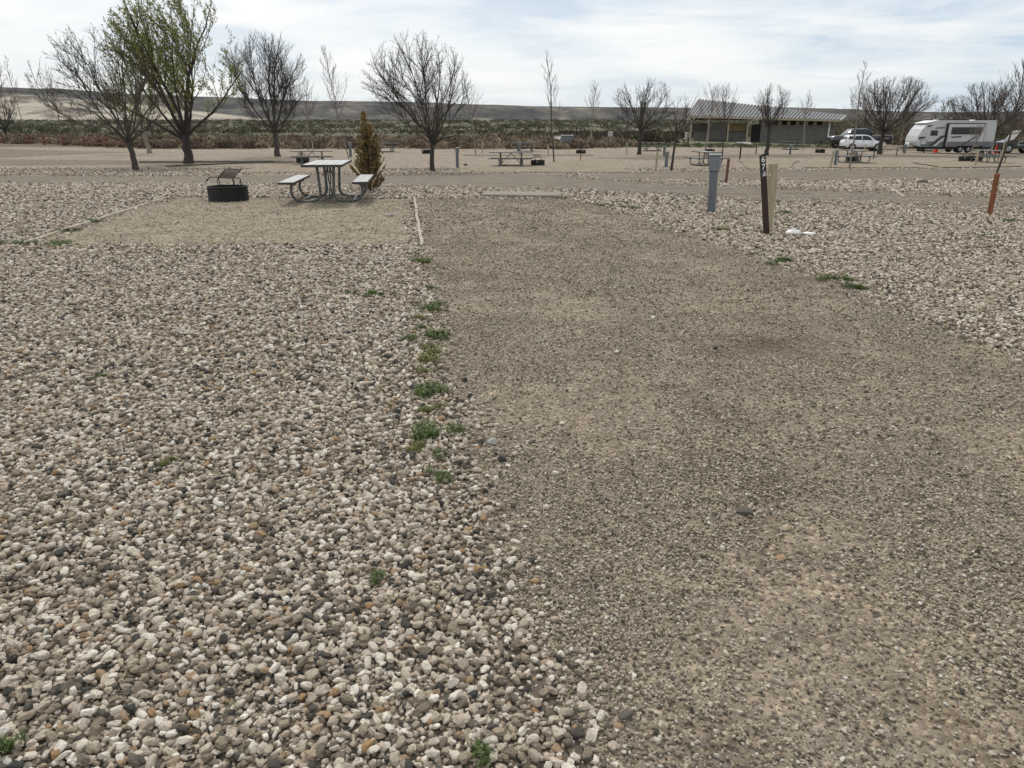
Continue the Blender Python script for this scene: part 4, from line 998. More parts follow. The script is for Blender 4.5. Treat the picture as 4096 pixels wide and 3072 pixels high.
WL = [(85, 978, .30, 'weed at the near left corner of the tent pad'), (240, 986, .30, 'flat weed just right of the near left pad corner'), (280, 925, .18, 'low weed against the left pad edging'), (372, 889, .17, 'weed on the left pad edging halfway up'),
      (705, 787, .10, 'tiny weed at the far left pad corner'), (1695, 1052, .17, 'leafy weed at the near right corner of the tent pad'), (1668, 1022, .08, 'tiny weed at the end of the pad edging'), (1480, 1127, .10, 'small weed in the stones, upper one of three'), (1400, 1178, .09, 'small weed in the stones, left one of three'),
      (1510, 1186, .12, 'small weed in the stones, lower one of three'), (1738, 1238, .17, 'broad weed on the driveway edge, farthest of the edge clumps'), (1672, 1278, .10, 'small yellowish weed left of the driveway edge'), (1708, 1352, .16, 'bright weed clump on the driveway edge'), (1735, 1438, .13, 'yellow-green weed patch on the driveway edge'),
      (1712, 1492, .08, 'sparse weed below the yellow-green patch'), (1770, 1573, .15, 'dark green weed on the driveway edge in mid foreground'), (1770, 1757, .14, 'low creeping weed on the driveway edge'), (1668, 1805, .09, 'yellow weed in the stones left of the edge'), (1755, 1832, .06, 'tiny weed below the creeping one'),
      (1752, 1920, .10, 'grassy tuft nearest to the driveway edge in the foreground'), (1515, 2332, .055, 'small grass tuft alone in the foreground stones'), (385, 1522, .06, 'small upright grass tuft in the left stones'), (675, 1862, .05, 'tiny olive sprig in the left foreground stones'), (12, 3030, .05, 'green sprig at the lower left corner'),
      (2475, 816, .22, 'green weed right of the concrete slab on the gravel edge'), (2520, 836, .22, 'green weed patch nearer along the right gravel edge'), (2425, 826, .20, 'thin olive weed patch left of the two green ones'), (3012, 1022, .10, 'yellow-green weed at the right driveway edge'), (3130, 1052, .16, 'bright green weed right of the numbered post foot'),
      (3085, 1062, .10, 'low weed left of the bright green one at the right edge'), (3345, 1128, .18, 'green weed patch along the right driveway edge'), (3425, 1162, .14, 'dark weed patch nearest along the right driveway edge'), (3140, 854, .14, 'round weed in the stones right of the tan wooden post'), (2872, 924, .13, 'faint olive weed below the near pedestal'),
      (2770, 918, .08, 'faint weed left below the near pedestal'), (3955, 952, .12, 'low weed in the stones below the orange post'), (4042, 890, .13, 'weed in the stones right of the orange post'), (1415, 762, .22, 'weed under the nearest table beside the brown shrub'), (2260, 797, .12, 'small weed at the right end of the concrete slab'), (1935, 3052, .04, 'tiny sprig near the bottom centre of the view'), (1725, 1160, .09, 'thin weed on the driveway edge just above the broad clump'), (1722, 1395, .08, 'thin yellow weed between two driveway edge clumps'), (1742, 1655, .10, 'ragged olive weed on the driveway edge above the creeping one'), (1700, 1318, .07, 'ragged weed just above the bright clump on the driveway edge')]
for i, (px, py, r, lab) in enumerate(WL):
    yel = 'yellow' in lab or 'olive' in lab
    h = 0.07 if r > .12 else .055
    if r < .065: h = .05
    p = at(px, py, 0.012)
    single('weed', weed_mesh(300 + i, r * (.85 if r > .1 else .75), int(80 + r * 1300), h * (.85 if r > .1 else .6), mat_weedy if yel else mat_weed), p, 0, lab, 'weed', WD)

# dry stick
mb = MB()
mb.tube(smooth_path([(0, 0, .01), (.03, .05, .02), (.05, .12, .015), (.10, .18, .01)], 4), .003, 5); mb.tube([(.03, .05, .018), (-.02, .11, .012)], .0025, 5); mb.tube([(.05, .12, .015), (.13, .10, .008)], .0025, 5)
single('dry_twig', mb.mesh('dry_twig', mat_ptwig), at(2370, 2420, .008), .4, 'pale forked dry twig lying on the driveway', 'twig')

# ------------------------------------------------------------------ brush (uncountable shrubs)
def brush(name, X, Y, r, cols, nb, label, flatk=0.7, up=.5):
    n = len(X); Z = hz(X, Y)
    N_ = n * nb
    ci = np.repeat(np.arange(n), nb)
    u = nr.normal(0, 1, (N_, 3)); u /= np.linalg.norm(u, axis=1)[:, None]; u[:, 2] = np.abs(u[:, 2])
    rad = nr.uniform(.45, 1.0, N_) ** .5
    # lumpy outline
    lump = 1 + .25 * np.sin(u[:, 0] * 4 + ci) * np.cos(u[:, 1] * 5 + ci * 1.7)
    R_ = r[ci] * lump
    c = np.stack([X[ci] + u[:, 0] * rad * R_, Y[ci] + u[:, 1] * rad * R_, Z[ci] + u[:, 2] * rad * R_ * flatk], 1)
    d = u * .6 + nr.normal(0, .45, (N_, 3)); d[:, 2] += up; d /= np.linalg.norm(d, axis=1)[:, None]
    s = np.cross(d, nr.normal(0, 1, (N_, 3))); s /= np.linalg.norm(s, axis=1)[:, None]
    l = R_ * nr.uniform(.22, .45, N_); w = l * nr.uniform(.25, .45, N_)
    v = np.stack([c - s * w[:, None], c + s * w[:, None], c + d * l[:, None]], 1).reshape(-1, 3)
    me = bpy.data.meshes.new(name); me.vertices.add(N_ * 3); me.vertices.foreach_set('co', v.astype(np.float32).ravel())
    me.loops.add(N_ * 3); me.loops.foreach_set('vertex_index', np.arange(N_ * 3, dtype=np.int32))
    me.polygons.add(N_); me.polygons.foreach_set('loop_start', np.arange(0, N_ * 3, 3, dtype=np.int32)); me.polygons.foreach_set('loop_total', np.full(N_, 3, dtype=np.int32))
    cols = np.asarray(cols); k = nr.integers(0, len(cols), n)
    cc = cols[k][ci] * nr.uniform(.75, 1.3, (N_, 1)) * np.repeat(nr.uniform(.8, 1.2, (n, 1)), nb, 0)
    ca = np.ones((N_ * 3, 4), np.float32); ca[:, :3] = np.repeat(np.clip(cc, 0, 1), 3, 0)
    a = me.color_attributes.new('col', 'FLOAT_COLOR', 'POINT'); a.data.foreach_set('color', ca.ravel())
    me.update(calc_edges=True); me.materials.append(mat_brush)
    o = link(name, me); tag(o, label, 'brush', kind='stuff'); return o
mat_brush = attr_mat('brush_leaf')
# brown rabbitbrush along the camp edge (left and centre)
EROW = [(-900, 566), (0, 577), (104, 577), (520, 594), (700, 598), (1500, 597), (2330, 598), (2500, 590), (6000, 580)]
def edge_y(X, Y):
    px = 2048 + 3172 * X / Y; row = np.interp(px, [a for a, b in EROW], [b for a, b in EROW])
    tabr = np.linspace(560, 604, 45); taby = np.array([G(1500, q).y for q in tabr])
    return np.interp(row, tabr, taby) + .8
X = nr.uniform(-75, 14, 3400); Y = 76 + nr.uniform(0, 1, 3400) ** 1.1 * 40
k = (Y > edge_y(X, Y)) & (Y < edge_y(X, Y) + 30); X, Y = X[k], Y[k]
brush('rabbitbrush', X, Y, nr.uniform(.35, .85, len(X)), [(.22, .165, .115), (.27, .215, .155), (.15, .11, .08), (.30, .25, .175), (.11, .08, .06)], 90, 'dense brown dry brush in a band behind the campsites', .85)
def dens_noise(X, Y, s, o): return np.array([mnoise.noise(Vector((a * s, b * s * 2, o))) for a, b in zip(X, Y)])
# darker green and grey sagebrush on the plain behind
n = 12000; t = nr.uniform(0, 1, n); Y = 108 + (t ** 1.8) * 700; X = nr.uniform(-.82, .82, n) * Y * .95
dn = dens_noise(X, Y, .02, 4.0); k = (dn > -.10) & ~((X > 16) & (Y < 128)); X, Y = X[k], Y[k]
brush('sagebrush', X, Y, nr.uniform(.35, .85, len(X)) * (1 + Y / 600), [(.055, .065, .035), (.08, .09, .05), (.10, .095, .06), (.05, .045, .032), (.13, .12, .075), (.16, .13, .09)], 36, 'grey-green sagebrush scattered over the plain below the hills', .75)
# brush around the right middle (between building and the cabinet)
n = 420; X = nr.uniform(8, 30, n); Y = nr.uniform(94, 135, n)
k = ~((X > 20) & (Y < 116)); X, Y = X[k], Y[k]
brush('sagebrush', X, Y, nr.uniform(.5, 1.3, len(X)), [(.10, .075, .055), (.14, .11, .075), (.075, .08, .045), (.06, .045, .035)], 80, 'brown and olive brush left of the building', .7)
n = 700; X = nr.uniform(38, 100, n); Y = nr.uniform(100, 190, n)
brush('sagebrush', X, Y, nr.uniform(.6, 1.5, n), [(.12, .10, .065), (.16, .135, .095), (.09, .09, .05)], 60, 'tan and olive brush on the plain behind the car and trailer', .7)
# sprigs at the brush foot in the middle: low grass tufts on the lawn edge
n = 900; X = nr.uniform(4, 42, n); Y = nr.uniform(79, 92, n); k = inside(LAWN, X, Y); X, Y = X[k], Y[k]
if len(X): brush('lawn_grass', X, Y, nr.uniform(.12, .4, len(X)), [(.09, .11, .045), (.14, .145, .07), (.12, .10, .06)], 40, 'patchy green grass tufts before the building', .5)

# ------------------------------------------------------------------ building
def building():
    a, b = G(2772, 564), G(3325, 572)
    b = Vector((a.x, a.y, a.z)) + Vector((math.cos(R(-14)), math.sin(R(-14)), 0)) * 17.4
    d = b - a; L = d.length; root = link('restroom_building', None); root.location = (a.x, a.y, a.z); root.rotation_euler = (0, 0, math.atan2(d.y, d.x))
    tag(root, 'long low grey block building with a striped metal roof and tan posts', 'building')
    px2l = L / (3325 - 2772)
    def X(px): return (px - 2772) * px2l
    D = 6.0
    def part(name, fn, mat, parent=root):
        mb = MB(); fn(mb); return link(name, mb.mesh(name, mat), parent)
    hw = 1.98
    xp = X(2995)
    # walls (set back under the porch on the left)
    part('wall', lambda m: m.box(((xp + L) / 2 + .9, D / 2, hw / 2 - .2), (L - xp - 1.8 + .6, D, hw + .4)), mat_block)
    part('wall', lambda m: (m.box((xp / 2, 1.0, 0.55), (xp, 0.2, 1.3)), m.box((xp / 2 + 1.2, D / 2 + .8, hw / 2), (xp - 2.2, D - 2, hw)), m.box((X(2868), 0.8, 1.2), (2.3, .22, 2.3))), mat_block)
    part('panel', lambda m: (m.box((X(2800), 0.95, 1.75), (2.2, 0.12, 0.95)), ), mat_block2)
    part('panel', lambda m: m.box((X(2950), 0.93, 1.75), (2.3, 0.14, 0.95)), mat_ochre)
    part('sill', lambda m: (m.box((X(2802), 0.86, 1.24), (2.4, 0.16, 0.06)), m.box((X(2950), 0.86, 1.24), (2.4, 0.16, 0.06))), mat_block2)
    part('doorway', lambda m: m.box((X(3026), 0.4, 1.0), (1.25, 0.6, 2.15)), mat_void)
    for px in (2760, 2832, 2912, 2990): 
        part('post', lambda m: m.box((X(px), -0.35, 1.45), (0.22, 0.2, 3.1), None, 0, .02), mat_tanw)
    # clerestory band
    part('upper_wall', lambda m: m.box(((xp + L) / 2 + .8, D / 2, hw + .38), (L - xp - 1.6, D - .4, .75)), mat_tanw)
    for k in range(6): part('vent', lambda m: m.box((X(3100 + k * 34), .16, hw + .30), (.62, .14, .50)), mat_void)
    part('beam', lambda m: (m.box((xp / 2, -.35, 3.02), (xp + .6, .16, .16)), m.box((xp / 2, D / 2, 2.78), (xp, D - .5, .2))), mat_dedging)
    for k in range(7): part('rafter_end', lambda m: m.box((X(2762) + k * xp / 6.3, -.2, 2.84), (.16, .5, .28)), mat_void)
    # roof: twisted shed, high on the left, low on the right
    x0, x1 = X(2738), X(3345); ye, yr, yb = -1.1, 3.9, D + 1.2
    def ez(x): return 3.22 + (2.66 - 3.22) * (x - x0) / (x1 - x0)
    def rz_(x): t = (x - x0) / (x1 - x0); return 5.35 + (3.25 - 5.35) * t
    mb = MB(); n = 24; vs = []; fs = []
    for i in range(n + 1):
        x = x0 + (x1 - x0) * i / n
        vs += [(x, ye, ez(x)), (x + 1.3, yr, rz_(x)), (x + 1.3, yb, rz_(x) - 1.0), (x + 1.3, yb, rz_(x) - 1.12), (x + 1.3, yr, rz_(x) - .14), (x, ye, ez(x) - .12)]
    for i in range(n):
        for q in range(6): q2 = (q + 1) % 6; fs.append((i * 6 + q, i * 6 + q2, i * 6 + 6 + q2, i * 6 + 6 + q))
    fs += [(5, 4, 3, 2, 1, 0), tuple(n * 6 + k for k in range(6))]
    mb.add(vs, fs); rf = link('roof', mb.mesh('roof', mat_roof), root)
    mb = MB(); k = x0 + .2
    while k < x1 - .1:
        mb.bar((k, ye - .01, ez(k) + .03), (k + 1.3, yr, rz_(k) + .04), .17, .09); k += .43
    link('roof_seam', mb.mesh('roof_seam', mat_seam), rf)
    mb = MB(); mb.add([(x0, ye - .05, ez(x0) - .26), (x1, ye - .05, ez(x1) - .26), (x1, ye - .05, ez(x1) - .02), (x0, ye - .05, ez(x0) - .02), (x0, ye, ez(x0) - .26), (x1, ye, ez(x1) - .26), (x1, ye, ez(x1) - .02), (x0, ye, ez(x0) - .02)], [(0, 1, 2, 3), (7, 6, 5, 4), (0, 4, 5, 1), (3, 2, 6, 7), (0, 3, 7, 4), (1, 5, 6, 2)])
    mb.bar((x1, ye, ez(x1) - .14), (x1 + 1.3, yr, rz_(x1) - .14), .06, .28); mb.bar((x0, ye, ez(x0) - .14), (x0 + 1.3, yr, rz_(x0) - .14), .06, .28)
    link('fascia', mb.mesh('fascia', mat_tanw), rf)
    # gable infill right
    part('upper_wall', lambda m: m.box((L * .5 + xp * .5 + .4, yr + .6, hw + .5), (L - xp - 2.2, .3, 1.0)), mat_tanw)
    part('downspout', lambda m: m.box((X(3308), -.10, 1.25), (.16, .12, 2.6)), mat_white)
building()
mb = MB(); mb.box((0, 0, .55), (.8, .6, 1.1), None, 0, .05); mb.box((0, -.31, .6), (.6, .03, .7))
single('utility_box', mb.mesh('utility_box', mat_conc2), at(2752, 562), .2, 'white utility box at the left corner of the building', 'utility box')

# ------------------------------------------------------------------ vehicles
def wheel_parts(r, w, x, z, y, rimr=.66):
    mb = MB(); mb.tube([(x, y - w / 2, z), (x, y - w / 2 + .03, z), (x, y + w / 2 - .03, z), (x, y + w / 2, z)], [r * .92, r, r, r * .92], 22)
    t = mb.mesh('wheel', mat_tyre); mb = MB(); mb.cyl((x, y - w / 2 - .004, z), r * rimr, .02, 18, axis='Y')
    for k in range(5): a = k * 1.2566; mb.bar((x, y - w / 2 - .022, z), (x + math.cos(a) * r * rimr * .95, y - w / 2 - .022, z + math.sin(a) * r * rimr * .95), .06, .02)
    return ('wheel', t, [('rim', mb.mesh('rim', mat_rim))])
def body_mesh(name, secs, mat):
    """secs: list of (x, [(y,z)...]) cross sections, mirrored in y"""
    mb = MB(); vs = []; n = None
    for x, pr in secs:
        full = [(y, z) for y, z in pr] + [(-y, z) for y, z in reversed(pr)]; n = len(full); vs += [(x, y, z) for y, z in full]
    fs = []
    for i in range(len(secs) - 1):
        for k in range(n): j = (k + 1) % n; fs.append((i * n + k, i * n + j, (i + 1) * n + j, (i + 1) * n + k))
    fs += [tuple(range(n - 1, -1, -1)), tuple((len(secs) - 1) * n + k for k in range(n))]
    mb.add(vs, fs, 0, True); return mb.mesh(name, mat)
# white crossover: x from rear (0) to nose (4.65)
def car_parts():
    W = .91
    def low(zb, zt, w): return [(w * .86, zb), (w, zb + .12), (w, (zb + zt) / 2), (w * .97, zt - .04), (w * .90, zt)]
    secs = [(0.02, low(.42, .92, W * .78)), (0.12, low(.30, 1.10, W * .93)), (.5, low(.28, 1.13, W)), (1.6, low(.26, 1.10, W)), (3.0, low(.26, 1.06, W)), (3.7, low(.28, 1.0, W * .99)), (4.3, low(.30, .90, W * .92)), (4.58, low(.36, .78, W * .72)), (4.65, low(.42, .66, W * .55))]
    body = body_mesh('body', secs, mat_wcar)
    # cabin
    def cab(zb, zt, w0, w1): return [(w0, zb), (w1, zt - .05), (w1 * .9, zt)]
    c = body_mesh('cabin', [(.22, cab(1.0, 1.18, W * .92, W * .85)), (.45, cab(1.0, 1.60, W * .93, W * .70)), (.9, cab(1.0, 1.66, W * .93, W * .70)), (2.2, cab(1.0, 1.665, W * .93, W * .70)), (2.75, cab(1.0, 1.56, W * .93, W * .68)), (3.55, cab(.98, 1.04, W * .90, W * .80))], mat_wcar)
    mb = MB()
    y0 = -.835; 
    def win(pts):
        mb.add([(x, -(W * .93 - (z - 1.0) / .62 * W * .23) - .012, z) for x, z in pts] + [(x, -(W * .93 - (z - 1.0) / .62 * W * .23) + .02, z) for x, z in pts], [tuple(range(len(pts))), tuple(range(2 * len(pts) - 1, len(pts) - 1, -1))] + [(i, i + len(pts), (i + 1) % len(pts) + len(pts), (i + 1) % len(pts)) for i in range(len(pts))])
    win([(.42, 1.16), (.98, 1.22), (.90, 1.50), (.52, 1.50)]); win([(1.05, 1.12), (1.85, 1.10), (1.85, 1.56), (1.20, 1.54)]); win([(1.93, 1.10), (3.15, 1.08), (2.65, 1.48), (2.35, 1.56), (1.93, 1.56)])
    gl = mb.mesh('window', mat_glass)
    mb = MB(); mb.add([(.19, -.66, 1.17), (.19, .66, 1.17), (.43, .56, 1.55), (.43, -.56, 1.55)], [(0, 1, 2, 3)]); mb.add([(3.5, -.64, 1.075), (2.82, -.56, 1.56), (2.82, .56, 1.56), (3.5, .64, 1.075)], [(0, 1, 2, 3)]); gl2 = mb.mesh('windscreen', mat_glass)
    mb = MB(); mb.box((2.3, 0, .30), (3.0, 1.80, .20), None, 0, .03); mb.box((.16, 0, .42), (.30, 1.70, .22), None, 0, .05); mb.box((4.45, 0, .42), (.3, 1.3, .2), None, 0, .05)
    for x in (.88, 3.66): mb.tube([(x, -.925, .36), (x, .925, .36)], [.42, .42], 20)
    tr = mb.mesh('trim', mat_trim)
    tls = []
    for q in (-1, 1): mb = MB(); mb.box((.14, q * .70, 1.0), (.16, .28, .15), None, 0, .04); tls.append(('tail_light', mb.mesh('tail_light', mat_lamp)))
    mb = MB(); mb.box((4.35, -.70, .80), (.35, .25, .12)); hl = mb.mesh('headlight', mat_rim)
    mb = MB(); mb.box((2.95, -.98, 1.12), (.2, .16, .14), None, 0, .03); mr = mb.mesh('mirror', mat_wcar)
    mb = MB(); [mb.box((x, -.925, .95), (.16, .02, .03)) for x in (1.15, 2.05)]; [mb.box((x, -.917, .68), (.008, .012, .62)) for x in (1.02, 1.92, 3.0)]; hd = mb.mesh('door_seam', mat_trim)
    P = [('body', body, [('door_seam', hd)]), ('cabin', c, [('window', gl), ('windscreen', gl2)]), ('trim', tr)] + tls + [('headlight', hl), ('mirror', mr)]
    for x in (.88, 3.66): P.append(wheel_parts(.36, .24, x, .36, -.82)); P.append(wheel_parts(.36, .24, x, .36, .84))
    return P
def span_place(pxa, pxb, py, L):
    a = G(pxa, py); return a, (pxb - pxa) / ppm(pxa, py) / L, 0.0
a, s, rz = span_place(3378, 3545, 602, 4.65)
inst('parked_car', car_parts(), a + Vector((0, .9, .0)), rz + R(-2), 'white crossover car parked in front of a dark pickup', 'car', None, s)
# dark pickup behind
def pickup_parts():
    W = 1.0
    def low(zb, zt, w): return [(w * .9, zb), (w, zb + .15), (w, zt - .08), (w * .93, zt)]
    body = body_mesh('body', [(0, low(.55, 1.05, W * .8)), (.15, low(.45, 1.18, W * .95)), (1.5, low(.42, 1.22, W)), (3.7, low(.42, 1.25, W)), (5.9, low(.45, 1.28, W)), (6.0, low(.5, 1.28, W * .95))], mat_bcar)
    def cab(zb, zt, w0, w1): return [(w0, zb), (w1, zt - .06), (w1 * .9, zt)]
    c = body_mesh('cabin', [(1.3, cab(1.15, 1.24, W * .9, W * .8)), (2.0, cab(1.15, 1.86, W * .92, W * .74)), (3.4, cab(1.15, 1.92, W * .92, W * .76)), (3.85, cab(1.15, 1.86, W * .92, W * .76)), (3.95, cab(1.15, 1.3, W * .9, W * .85))], mat_bcar)
    mb = MB()
    for pts in ([(1.75, 1.28), (2.65, 1.28), (2.65, 1.78), (2.1, 1.76)], [(2.75, 1.28), (3.7, 1.28), (3.65, 1.78), (2.75, 1.78)]):
        q = [(x, -(W * .92 - (z - 1.15) / .72 * W * .18) - .015, z) for x, z in pts]; mb.add(q + [(x, y + .03, z) for x, y, z in q], [(0, 1, 2, 3), (7, 6, 5, 4), (0, 4, 5, 1), (1, 5, 6, 2), (2, 6, 7, 3), (3, 7, 4, 0)])
    gl = mb.mesh('window', mat_glass)
    hls = []
    for q in (-1, 1): mb = MB(); mb.box((.35, q * .75, 1.02), (.5, .35, .16), None, 0, .04); hls.append(('headlight', mb.mesh('headlight', mat_conc2)))
    mb = MB(); mb.box((6.02, 0, .62), (.2, 1.9, .2), None, 0, .04); bp = mb.mesh('bumper', mat_rim)
    mb = MB(); mb.box((5.2, -1.012, .98), (.75, .012, .07)); st = mb.mesh('badge', mat_rim)
    P = [('body', body, [('badge', st)]), ('cabin', c, [('window', gl)])] + hls + [('bumper', bp)]
    for x in (1.0, 4.75): P.append(wheel_parts(.42, .28, x, .42, -.88)); P.append(wheel_parts(.42, .28, x, .42, .88))
    return P
a, s, rz = span_place(3336, 3578, 594, 6.1)
inst('pickup_truck', pickup_parts(), a + Vector((0, 1.5, 0)), rz, 'black pickup truck hitched ahead of the trailer, behind the white car', 'pickup truck', None, s)

# travel trailer: x from front (0) to rear (9)
def trailer_parts():
    Hh = 3.12; zb = .62; L = 8.9
    prof = [(0.0, zb + .35), (-.05, 1.2), (.06, 1.7), (.42, 2.35), (.85, 2.8), (1.3, 3.02), (1.8, Hh), (L - .25, Hh), (L - .05, Hh - .15), (L, Hh - .5), (L, zb), (.55, zb), (.15, zb + .1)]
    mb = MB(); mb.prism(prof, -1.22, 1.22); body = mb.mesh('body', mat_rv)
    y = -1.225
    def flat(name, polys, mat, t=.012, y0=None):
        m = MB()
        for pl_ in polys: m.prism(pl_, (y0 or y) - t, (y0 or y) + .004)
        return (name, m.mesh(name, mat))
    P = []
    subs = []
    subs.append(flat('grey_band', [[(.5, zb + .02), (3.1, zb + .02), (3.1, zb + .52), (.5, zb + .52)], [(7.55, zb + .02), (8.88, zb + .02), (8.88, zb + .52), (7.55, zb + .52)]], mat_rvg))
    subs.append(flat('stripe', [[(1.3, zb + .06), (1.75, zb + .06), (3.2, 1.72), (2.7, 1.72)], [(.15, 1.60), (1.0, 1.62), (.75, 1.42), (.12, 1.34)], [(.95, 2.72), (1.55, 2.76), (1.35, 2.6), (.9, 2.56)], [(2.0, 2.50), (3.0, 2.56), (2.9, 2.44), (1.8, 2.40)]], mat_rvd, .018))
    subs.append(flat('stripe', [[(1.95, zb + .08), (2.2, zb + .08), (3.2, 1.50), (3.2, 1.6)]], mat_rvroof, .018))
    subs.append(flat('hatch', [[(.36, .82), (1.12, .82), (1.12, 1.30), (.40, 1.30)]], mat_rvg, .02))
    subs.append(flat('hatch_door', [[(.41, .87), (1.07, .87), (1.07, 1.25), (.44, 1.25)]], mat_rv, .028))
    subs.append(flat('window', [[(1.42, 1.72), (2.22, 1.72), (2.22, 2.22), (1.42, 2.22)]], mat_glass, .03))
    P.append(('body', body, subs))
    # slide-out
    mb = MB(); mb.box((5.3, -1.42, 1.78), (4.15, .42, 2.10), None, 0, .03); so = mb.mesh('slide_out', mat_rv)
    ys = -1.635
    ss_ = [flat('window', [[(3.5, 1.84), (7.0, 1.84), (7.0, 2.54), (3.55, 2.54)]], mat_glass, .02, ys), flat('grey_band', [[(3.26, .76), (7.34, .76), (7.34, 1.14), (3.26, 1.14)]], mat_rvg, .012, ys),
           flat('stripe', [[(4.9, .80), (5.15, .80), (6.6, 1.62), (6.6, 1.78)], [(3.5, 1.62), (4.9, 1.70), (4.7, 1.56), (3.8, 1.50)]], mat_rvd, .02, ys)]
    P.append(('slide_out', so, ss_))
    mb = MB(); mb.box((3.16, -1.3, 1.75), (.14, .34, 2.26)); mb.box((7.44, -1.3, 1.75), (.14, .34, 2.26)); mb.box((5.3, -1.3, 2.88), (4.3, .34, .12)); P.append(('slide_out_seal', mb.mesh('slide_out_seal', mat_trim)))
    mb = MB(); mb.box(((1.8 + L) / 2, 0, Hh + .03), (L - 1.9, 2.5, .07), None, 0, .02); mb.box((1.3, 0, 3.06), (1.2, 2.48, .06), (0, R(-12), 0)); rf = mb.mesh('roof', mat_rvroof)
    mb = MB(); mb.box((4.6, -.1, Hh + .20), (.95, .7, .28), None, 0, .06); ac = mb.mesh('air_conditioner', mat_trim)
    mb = MB(); mb.box((2.3, -.3, Hh + .10), (.4, .4, .12), None, 0, .04); mb.box((6.6, -.2, Hh + .10), (.4, .4, .12), None, 0, .04); vt = mb.mesh('roof_vent', mat_rvroof)
    P.append(('roof', rf, [('air_conditioner', ac), ('roof_vent', vt)]))
    mb = MB(); mb.box((4.9, 0, .50), (L - 1.0, 2.2, .26)); mb.box((2.0, -.4, .18), (.9, .5, .12)); P.append(('chassis', mb.mesh('chassis', mat_trim)))
    mb = MB(); mb.bar((.9, -.7, .48), (-1.15, 0, .48), .10, .14); mb.bar((.9, .7, .48), (-1.15, 0, .48), .10, .14); mb.bar((-.75, 0, 0), (-.75, 0, .95), .08); mb.bar((.75, -1.0, .45), (1.15, -1.0, .03), .08); mb.bar((8.3, -1.0, .45), (8.5, -1.0, .03), .08); P.append(('hitch', mb.mesh('hitch', mat_trim)))
    for yy in (-.17, .17): mb = MB(); mb.tube([(-.4, yy, .55), (-.4, yy, .62), (-.4, yy, .98), (-.4, yy, 1.06)], [.12, .15, .15, .08], 14); P.append(('gas_cylinder', mb.mesh('gas_cylinder', mat_rvroof)))
    for x in (5.2, 6.15): P.append(wheel_parts(.37, .24, x, .37, -1.02, .5)); P.append(wheel_parts(.37, .24, x, .37, 1.02, .5))
    mb = MB(); mb.prism([(4.7, .60), (6.65, .60), (6.5, .78), (4.85, .78)], -1.25, -1.0); P.append(('wheel_arch', mb.mesh('wheel_arch', mat_trim)))
    return P
a, s, rz = span_place(3664, 3970, 612, 8.9)
inst('travel_trailer', trailer_parts(), a + Vector((0, 1.3, 0)), rz, 'white and grey travel trailer with a big dark slide-out window at the right', 'travel trailer', None, (s, .93, .93))

# side by side utility vehicle at right edge
def utv_parts():
    P = []
    mb = MB(); mb.prism([(.1, .45), (.15, .85), (.9, 1.05), (1.2, .95), (1.3, .42)], -.62, .62); P.append(('bonnet', mb.mesh('bonnet', mat_bcar)))
    mb = MB(); mb.prism([(1.2, .35), (1.3, .6), (2.0, .62), (2.1, .95), (3.1, .95), (3.1, .4)], -.65, .65); P.append(('body', mb.mesh('body', mat_bcar)))
    mb = MB()
    for yy in (-.62, .62): mb.tube(smooth_path([(.95, yy, 1.0), (1.45, yy, 1.72), (1.7, yy, 1.85), (2.6, yy, 1.85), (2.75, yy, .95)], 3), .035, 8)
    P.append(('roll_cage', mb.mesh('roll_cage', mat_trim)))
    mb = MB(); mb.box((2.15, 0, 1.90), (1.2, 1.35, .05), None, 0, .02); P.append(('roof', mb.mesh('roof', mat_trim)))
    mb = MB(); mb.add([(.95, -.6, 1.02), (.95, .6, 1.02), (1.45, .58, 1.74), (1.45, -.58, 1.74), (.90, -.6, 1.05), (.90, .6, 1.05), (1.40, .58, 1.77), (1.40, -.58, 1.77)], [(0, 1, 2, 3), (7, 6, 5, 4), (0, 4, 5, 1), (2, 6, 7, 3), (0, 3, 7, 4), (1, 5, 6, 2)]); P.append(('windscreen', mb.mesh('windscreen', mat_conc2)))
    mb = MB(); mb.box((1.95, -.3, .80), (.5, .45, .16), None, 0, .04); mb.box((2.2, -.3, 1.15), (.14, .45, .6), (0, R(10), 0), 0, .04); P.append(('seat', mb.mesh('seat', mat_trim)))
    for x in (.55, 2.6): P.append(wheel_parts(.38, .28, x, .38, -.68, .5)); P.append(wheel_parts(.38, .28, x, .38, .68, .5))
    return P
a = G(4004, 614); inst('utility_buggy', utv_parts(), a + Vector((0, 1.0, 0)), R(-2), 'black open side-by-side buggy cut off by the right edge', 'buggy', None, 1.25)
# cones
def cone_mesh():
    mb = MB(); mb.tube([(0, 0, .03), (0, 0, .1), (0, 0, .68), (0, 0, .72)], [.16, .15, .035, .03], 14); return mb.mesh('cone', mat_cone)
mb = MB(); mb.box((0, 0, .015), (.42, .42, .03)); cb = mb.mesh('base', mat_cone); cm = cone_mesh()
inst('traffic_cone', [('cone', cm), ('base', cb)], at(3742, 610), 0, 'orange cone beside the front half of the trailer', 'traffic cone', 'orange traffic cones', 1.35)
inst('traffic_cone', [('cone', cm), ('base', cb)], at(3983, 612), 0, 'orange cone at the rear end of the trailer', 'traffic cone', 'orange traffic cones', 1.35)

